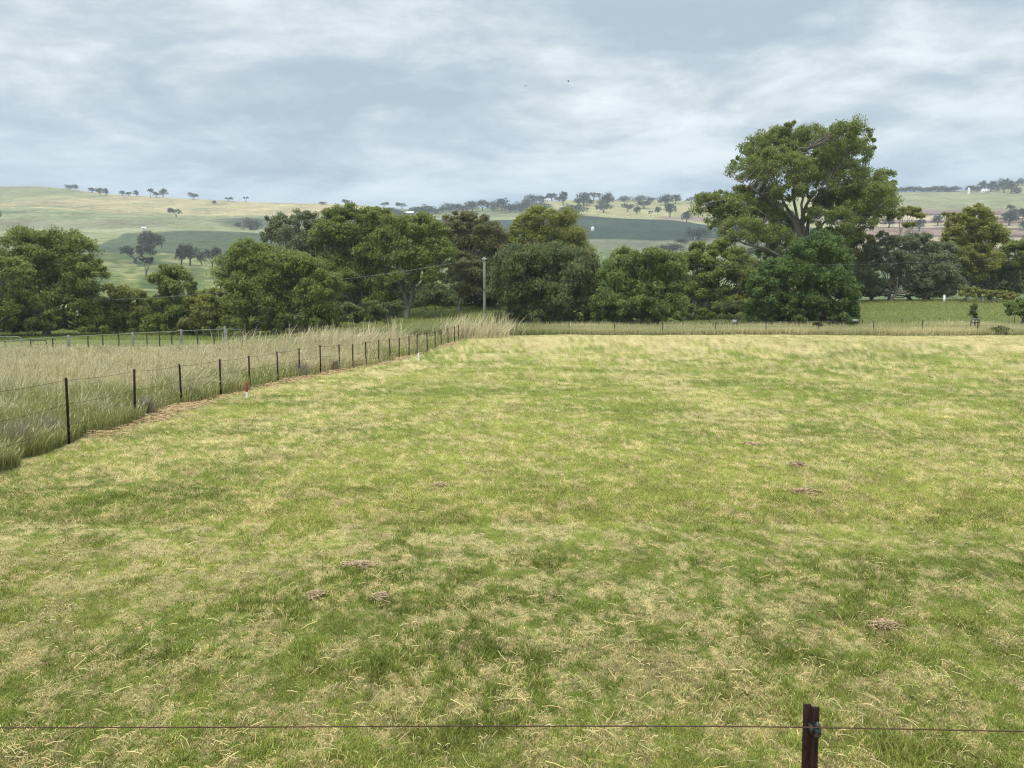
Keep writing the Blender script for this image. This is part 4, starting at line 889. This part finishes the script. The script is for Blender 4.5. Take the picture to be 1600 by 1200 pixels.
def simple_fence(pxs, D, top_h, label, mat_w, seed, wires, th=.03, y_var=0.0, tops_py=None):
    r = rs(seed); x0 = float(xat(pxs[0], D)); root = thing('wire_fence', (x0, D, 0), label, 'fence'); tp = []
    for i, px in enumerate(pxs):
        x = float(xat(px, D)); zg = float(terrain(np.array([x]), np.array([D]))[0]); h = top_h * (1 + (r.rand() - .5) * .08)
        if tops_py is not None: h = float(at(px, tops_py[i], D)[2]) - zg
        mb = MB(); picket(mb, x - x0, 0, zg - .2, zg + h, r.rand() * 2, th); lean = (r.rand() - .5) * .06
        mb.v = [(v[0] + (v[2] - zg) * lean, v[1], v[2]) for v in mb.v]
        mb.build('post', M_steel, root); tp.append((x - x0, zg, h))
    for f in wires:
        pts = [(a, -.04, zg + h * f) for a, zg, h in tp]
        MB().tube(pts, .007, 4).build('wire', mat_w, root)
    return root
simple_fence([752, 807, 889, 960, 1035, 1117, 1196, 1278, 1364, 1440, 1526, 1612, 1690], 75.6, 1.4, 'wire fence of dark pickets crossing behind the far straw-coloured edge of the paddock', M_galv, 4, (.95, .6, .3), .050,
             tops_py=[505, 503, 502, 503, 502, 503, 502, 501, 501, 500, 499, 499, 499])
simple_fence([933, 991, 1048, 1108, 1164, 1222, 1283, 1346, 1408, 1467, 1525, 1583, 1640], 88, 1.2, 'second, fainter wire fence standing in the meadow behind the far fence', M_galv, 6, (.95, .5), .05,
             tops_py=[503, 501, 500, 500, 499, 499, 498, 498, 497, 496, 495, 494, 494])

# pipe rail fence at left
RF = [(-70, 52), (8, 54.5), (48, 56), (82, 57), (107, 58), (137, 59), (160, 59.8), (185, 60.8), (207, 61.6), (229, 62.5), (249, 63.3), (268, 64.2), (283, 65), (308, 66), (334, 67), (351, 68), (378, 69)]
RT = lambda px: np.interp(px, [-70, 0, 45, 107, 207, 283, 351, 378], [540, 533.5, 530, 526, 521, 517, 514, 515])
px0, d0 = RF[0]; x0 = float(xat(px0, d0))
root = thing('rail_fence', (x0, d0, 0), 'pale pipe rail fence with dark pickets and grey timber posts beyond the long grass', 'fence')
pts = []
for px, d in RF:
    p = at(px, float(RT(px)), d); zg = float(terrain(np.array([p[0]]), np.array([d]))[0]); pts.append((p[0] - x0, d - d0, p[2]))
    if px in (107, 207, 283, 351):
        h = p[2] + .12 + (.1 if px == 351 else 0)
        b = MB(); b.lathe([(.115, zg - .2), (.11, zg + .5), (.105, h - .02), (.09, h), (.0, h + .005)], 8, (p[0] - x0, d - d0, 0)); b.build('timber_post', M_greypost, root, True)
    else:
        mb = MB(); picket(mb, p[0] - x0, d - d0, zg - .2, p[2] - .02, px, .05); mb.build('post', M_steel, root)
MB().tube(pts, .026, 8).build('rail', M_rail, root, True)
for f in (.62, .3):
    MB().tube([(a, b, c - (1 - f) * 1.15) for a, b, c in pts], .006, 4).build('wire', M_galv, root)
# field gates beside the rail fence
def gate(px0, px1, top, D, hgt, label, mat):
    xa = float(xat(px0, D)); xb = float(xat(px1, D)); zt = float(at(px0, top, D)[2]); L = xb - xa
    root = thing('field_gate', (xa, D, 0), label, 'gate'); r_ = .035; zb = zt - hgt
    cor = [(L - .25, 0, zt), (L - .08, 0, zt - .05), (L, 0, zt - .25)]
    fr = [(0, 0, zb), (0, 0, zt)]; MB().tube(fr, r_, 8).build('frame', mat, root, True)
    MB().tube([(0, 0, zt)] + cor + [(L, 0, zb)], r_, 8).build('frame', mat, root, True)
    for k in (.35, .68): MB().tube([(.03, 0, zb + hgt * k), (L - .04, 0, zb + hgt * k)], r_ * .6, 6).build('bar', mat, root, True)
    MB().tube([(0.03, 0, zb), (L - .03, 0, zb)], r_, 6).build('bar', mat, root, True)
gate(-80, 35, 526.5, 61, 1.05, 'pale pipe gate with rounded top corner at the far left behind the rail fence', M_rail)
gate(52, 74, 531.5, 59, .95, 'small dark round-cornered pipe gate frame behind the rail fence at left', M_steel)

# painted pegs at the fence foot
def peg(px, top, bot, D, cols, label, w=.05):
    x = float(xat(px, D)); zt = float(at(px, top, D)[2]); zb = float(at(px, bot, D)[2]); zg = float(terrain(np.array([x]), np.array([D]))[0])
    root = thing('survey_peg', (x, D, zg), label, 'peg'); h = max(zt - zg, .3)
    if len(cols) == 2:
        MB().lathe([(w / 2, -.1), (w / 2, h * .42)], 8).build('lower_shaft', cols[1], root, True)
        MB().lathe([(w / 2 + .002, h * .42), (w / 2 + .002, h), (0, h + .01)], 8).build('upper_shaft', cols[0], root, True)
    else:
        MB().lathe([(w / 2, -.1), (w / 2, h - .02), (w * .4, h), (0, h + .003)], 8).build('shaft', cols[0], root, True)
        MB().lathe([(w * .62, h * .5), (w * .62, h * .62)], 8).build('band', cols[0], root, True)
peg(386, 598, 626, 23.4, (M_red, M_white), 'short red and white painted peg at the foot of the left fence', .075)
peg(654, 552, 563, 45.5, (M_white,), 'short all-white peg at the foot of the left fence, farther along', .085)

# ------------------------------------------------------------------ utility pole and line
PD = 96.
def pole():
    x = float(xat(757, PD, 8)); zt = float(at(757, 401.5, PD)[2]); zg = float(terrain(np.array([x]), np.array([PD]))[0])
    root = thing('utility_pole', (x, PD, zg), 'tall pale grey-green utility pole carrying a power line in front of the trees', 'pole')
    MB().lathe([(.185, -.4), (.175, 2), (.15, zt - zg - .1), (.13, zt - zg), (0, zt - zg + .02)], 12).build('shaft', M_pole, root, True)
    MB().box(-.28, .28, -.22, -.175, zt - zg - .42, zt - zg - .30).build('crossarm', M_greypost, root)
    for s in (-.2, .2):
        MB().lathe([(.03, 0), (.05, .03), (.035, .06), (.05, .09), (.03, .14), (0, .145)], 8, (s, -.2, zt - zg - .298)).build('insulator', M_white, root, True)
    for k in range(4): MB().lathe([(.215 - .003 * k, 1 + k * .28), (.215 - .003 * k, 1.03 + k * .28)], 10).build('band', M_galv, root, True)
    return x, zt
pxx, pzt = pole()
def cable(pts, label, r_=.03):
    P3 = [at(px, py, d) for px, py, d in pts]; o0 = P3[0]
    P3 = np.array([p - o0 for p in P3])
    o = MB().tube(P3, r_, 5).build('power_line', M_galv); o.location = o0; setp(o, label, 'cable')
cable([(757, 403.5, 96), (720, 409, 96), (680, 416, 96), (640, 422.5, 96), (600, 428.5, 96), (560, 433.5, 96), (519, 437.5, 96), (470, 443, 96), (410, 450, 96), (350, 456, 96), (300, 461, 95), (240, 465.5, 95), (100, 472, 97), (-60, 476, 99)],
      'thin power line sloping down to the left from the utility pole', .032)
cable([(757, 403.5, 96), (800, 405, 95), (860, 408, 97), (930, 410.5, 93), (1020, 413, 89), (1120, 414.5, 85), (1230, 414.5, 82), (1340, 413, 79), (1460, 409.5, 76), (1600, 403, 73), (1700, 398, 71)],
      'thin power line running right from the utility pole across the trees', .012)

# ------------------------------------------------------------------ buildings on the hills
def shed(px, py, wp, hp, D, label, roof=M_roof, wall=M_wallb, name='farm_shed', tall=.55, rz=0.0, dep=.6):
    c = at(px, py, D); zg = float(terrain(np.array([c[0]]), np.array([D]))[0]); k = D / 1200; w = wp * k; h = hp * k; d = w * dep
    root = thing(name, (c[0], D, zg), label, 'building', None, rz); hw = h * tall
    mb = MB(); mb.box(-w / 2, w / 2, -d / 2, d / 2, -1, hw)
    mb.quad((-w / 2, -d / 2, hw), (-w / 2, d / 2, hw), (-w / 2, 0.05, h * .97), (-w / 2, -.05, h * .97)); mb.quad((w / 2, d / 2, hw), (w / 2, -d / 2, hw), (w / 2, -.05, h * .97), (w / 2, .05, h * .97))
    mb.build('wall', wall, root)
    o_ = .3; t = .15; e = .5
    rf = MB()
    for s in (-1, 1):
        a = [(-w / 2 - e, s * (d / 2 + o_), hw - .1), (w / 2 + e, s * (d / 2 + o_), hw - .1), (w / 2 + e, 0, h), (-w / 2 - e, 0, h)]
        b = [(p[0], p[1], p[2] + t) for p in a]
        rf.quad(*(a if s > 0 else a[::-1])); rf.quad(*(b[::-1] if s > 0 else b)); rf.quad(a[0], b[0], b[1], a[1]); rf.quad(a[0], a[3], b[3], b[0]); rf.quad(a[1], b[1], b[2], a[2])
    rf.build('roof', roof, root)
    MB().box(-w * .06, w * .06, -d / 2 - .06, -d / 2 - .003, 0, hw * .8).build('door', M_dark, root)
    for s in (-.3, .3):
        MB().box(w * s - w * .05, w * s + w * .05, -d / 2 - .06, -d / 2 - .003, hw * .4, hw * .75).build('window', M_glass, root)
shed(638.5, 335.5, 16, 5.0, float(hill_depth(638.5, 335.5)), 'long low shed with white roof among the trees on the wooded rise', tall=.45)
shed(855, 313.5, 9, 4.5, float(hill_depth(855, 315)) , 'white building in a gap between trees on top of the knoll', wall=M_white)
shed(225.5, 361.5, 6, 3.6, float(hill_depth(225.5, 360)), 'tiny white-roofed hut above the round tree in the left pasture', wall=M_white)
shed(1474, 383, 22, 8, 330., 'wide pale shed with white roof seen beside the tall light olive gum', wall=M_walll, tall=.6)
shed(1538, 300, 9, 5, 1430., 'small white farmhouse among the skyline trees at right', wall=M_white)
def tank(px, py, wp, D, label, dome=True):
    c = at(px, py + wp / 2, D); zg = float(terrain(np.array([c[0]]), np.array([D]))[0]); R_ = wp / 2 * D / 1200
    zt = c[2] - zg + 2 * R_
    root = thing('water_tank', (c[0], D, zg), label, 'tank'); b = max(zt - 2 * R_, 0)
    MB().lathe([(R_ * .9, -.5), (R_ * .97, b + R_ * .5), (R_, b + R_ * .9)], 20).build('wall', M_white, root, True)
    MB().lathe([(R_, b + R_ * .9), (R_ * .94, b + R_ * 1.3), (R_ * .7, b + R_ * 1.7), (R_ * .35, b + R_ * 1.93), (0, b + R_ * 2)], 20).build('roof', M_white, root, True)
    MB().lathe([(R_ * .12, b + R_ * 1.95), (R_ * .12, b + R_ * 2.1), (0, b + R_ * 2.1)], 8).build('hatch', M_greypost, root, True)
tank(926, 357, 5.5, float(hill_depth(926, 361)), 'round white tank standing alone in the dark crop field')
tank(1087, 370, 5, float(hill_depth(1087, 374)) - 12, 'small white domed tank against a dark bush right of centre')
# white tower on the right skyline
c = at(1514, 300, 1420.); zg = float(terrain(np.array([c[0]]), np.array([1420.]))[0])
root = thing('silo', (c[0], 1420., zg), 'slender white silo with pointed top on the right skyline', 'silo')
MB().lathe([(2.3, -1), (2.3, 8.2)], 16).build('wall', M_white, root, True); MB().lathe([(2.5, 8.2), (.3, 11.5), (0, 11.7)], 16).build('roof', M_roof, root, True)

# ------------------------------------------------------------------ small things in the meadow at right
def grd(px, D):
    x = float(xat(px, D)); return x, float(terrain(np.array([x]), np.array([D]))[0])
def wpost(px, top, D, label, mat, w):
    x, zg = grd(px, D); zt = float(at(px, top, D)[2]); h = max(zt - zg, .5)
    root = thing('marker_post', (x, D, zg), label, 'post', 'white posts in the meadow at right')
    MB().box(-w / 2, w / 2, -w / 3, w / 3, -.2, h - .06).build('shaft', mat, root)
    MB().lathe([(w * .55, h - .058), (w * .55, h), (w * .2, h + .05), (0, h + .055)], 8).build('cap', mat, root, True)
wpost(1472.5, 461, 112., 'off-white stubby post, left one of the three pale posts below the tall olive gum', M_white, .28)
wpost(1504, 468, 112., 'dull grey low post between the two white posts at right', M_greypost, .32)
wpost(1532, 463, 112., 'brightest white post, rightmost of the three pale posts below the gums', M_white, .28)
# sapling in a guard
x, zg = grd(1522, 80.)
root = thing('tree_guard', (x, 80., zg), 'dark timber guard of stakes and rails round a sapling in the meadow', 'guard')
gz = float(at(1522, 497.5, 80.)[2]) - zg
for sx in (-.42, .0, .42):
    MB().box(sx - .035, sx + .035, -.03, .03, -.2, gz + .15).build('stake', M_steel, root)
MB().box(-.5, .5, -.055, -.033, gz - .16, gz).build('rail', M_greypost, root); MB().box(-.5, .5, .033, .055, gz - .5, gz - .4).build('rail', M_steel, root)
tree('sapling', [(1522, 480, 4, 6), (1520, 489, 5, 6), (1525, 495, 4, 4)], 1522, 80.2, 'dark', 'young thin sapling inside the timber guard', 'tree', None, 950, nleaf=900, leaf=.10, clump=.25, gap=0, trunk_r=.03, fork=.4)
# trough / low table on posts
x, zg = grd(1332, 84.)
root = thing('feed_trough', (x, 84., zg), 'pale grey trough held between dark posts in the meadow right of the bushy tree', 'trough')
tz = max(float(at(1332, 499, 84.)[2]) - zg, .8)
tr = MB(); tr.box(-.42, .42, -.25, .25, tz - .24, tz - .20); tr.box(-.42, .42, -.29, -.25, tz - .24, tz); tr.box(-.42, .42, .25, .29, tz - .24, tz); tr.box(-.46, -.42, -.29, .29, tz - .24, tz); tr.box(.42, .46, -.29, .29, tz - .24, tz)
tr.build('basin', plain('trough_grey', (.38, .41, .38), (.28, .30, .28), 3), root)
for s in (-.50, .50): MB().box(s - .035, s + .035, -.05, .05, -.2, tz + .06).build('leg', M_steel, root)
# grey meter box on a post
x, zg = grd(1147, 84.)
root = thing('meter_box', (x, 84., zg), 'grey box fixed to a dark post beyond the far fence, below the mid green tree', 'box')
tz = max(float(at(1147, 499.5, 84.)[2]) - zg, .9)
mg = plain('box_grey', (.30, .33, .33), (.22, .24, .24), 4)
b = MB().box(-.26, .20, -.16, .16, tz - .5, tz).build('body', mg, root); bb = b.modifiers.new('bevel', 'BEVEL'); bb.width = .03
MB().box(-.20, .14, -.18, -.163, tz - .44, tz - .08).build('door', mg, root)
MB().box(.24, .32, -.04, .04, -.2, tz + .25).build('post', M_steel, root); MB().box(-.2, -.14, -.04, .04, -.2, tz - .5).build('leg', M_steel, root)
# fallen branch in the verge
x, zg = grd(1082, 77.)
root = thing('fallen_branch', (x, 77., zg), 'dead grey branch lying slanted in the grass strip beyond the paddock', 'branch')
mb = MB(); mb.tube([(-.5, 0, .15), (-.1, .05, .32), (.4, 0, .48), (.9, .05, .62)], [.05, .05, .035, .02], 6); mb.tube([(.1, 0, .40), (.4, -.1, .75), (.7, -.1, .85)], [.03, .02, .01], 5)
mb.build('branch', M_bark, root, True)
tree('shrub', [(1275, 506, 5, 4), (1281, 508, 5, 3)], 1277, 80., 'dark', 'tiny dark weed clump in the meadow just left of the trough', 'shrub', None, 960, nleaf=700, leaf=.10, clump=.3, gap=0, trunk_r=.02, shrub=True)
tree('shrub', [(1560, 517, 13, 6), (1572, 518, 10, 5), (1550, 519, 8, 4)], 1562, 75.9, 'brown', 'low brownish weed mound on the far fence line near the right edge', 'shrub', None, 961, nleaf=2500, leaf=.12, clump=.35, gap=0, trunk_r=.02, shrub=True)

# ------------------------------------------------------------------ birds
def bird(px, py, D, label, ph, rz):
    c = at(px, py, D); root = thing('bird', c, label, 'bird', 'birds in the sky', rz)
    MB().lathe([(.001, -.20), (.035, -.12), (.055, -.02), (.05, .06), (.03, .11), (.032, .15), (.02, .18), (.001, .21)], 8).build('body', M_feather, root, True).rotation_euler = (math.pi / 2, 0, 0)
    for s in (-1, 1):
        ww = MB(); z1 = .10 * ph; z2 = .02 * ph
        for (xa, za, xb, zb, ca, cb) in ((.03, 0, .22, z1, .09, .08), (.22, z1, .46, z2, .08, .02)):
            ww.quad((s * xa, -ca, za), (s * xb, -cb - .03, zb), (s * xb, cb - .02, zb + .004), (s * xa, ca, za + .004))
            ww.quad((s * xa, -ca, za + .012), (s * xa, ca, za + .014), (s * xb, cb - .02, zb + .012), (s * xb, -cb - .03, zb + .01))
        ww.build('wing', M_feather, root)
    MB().quad((-.03, .16, 0), (.03, .16, 0), (.06, .30, .0), (-.06, .30, .0)).build('tail', M_feather, root)
bird(821.5, 134, 210., 'fainter of the two dark birds in the sky, the left and lower one', 1.0, .5)
bird(888, 126, 170., 'darker of the two birds in the sky, the right and higher one', -2.2, 1.2)

# ------------------------------------------------------------------ haze
mh, t = new_mat('haze_air')
pv = N(t, 'ShaderNodeVolumePrincipled'); pv.inputs['Density'].default_value = 0.00022; pv.inputs['Color'].default_value = (.84, .92, 1, 1); pv.inputs['Anisotropy'].default_value = .1
ho = N(t, 'ShaderNodeOutputMaterial'); LK(t, pv.outputs[0], ho.inputs['Volume'])
allz = []
for nm in ('ground', 'hills'):
    me = bpy.data.objects[nm].data; v = np.empty(len(me.vertices) * 3, np.float32); me.vertices.foreach_get('co', v); allz.append(v[2::3])
allz = np.concatenate(allz); zb, zt = float(allz.min()) - 1, float(allz.max()) + 30
hzb = MB().box(-2750, 2750, -2750, 2750, zb, zt).build('haze', mh); setp(hzb, kind='stuff', label='thin bluish haze fading the distant hills')

for o in S.objects:
    if 'label' in o and o.parent is None and len(o['label'].replace('-', ' ').split()) > 16: print('LONG', o['label'])
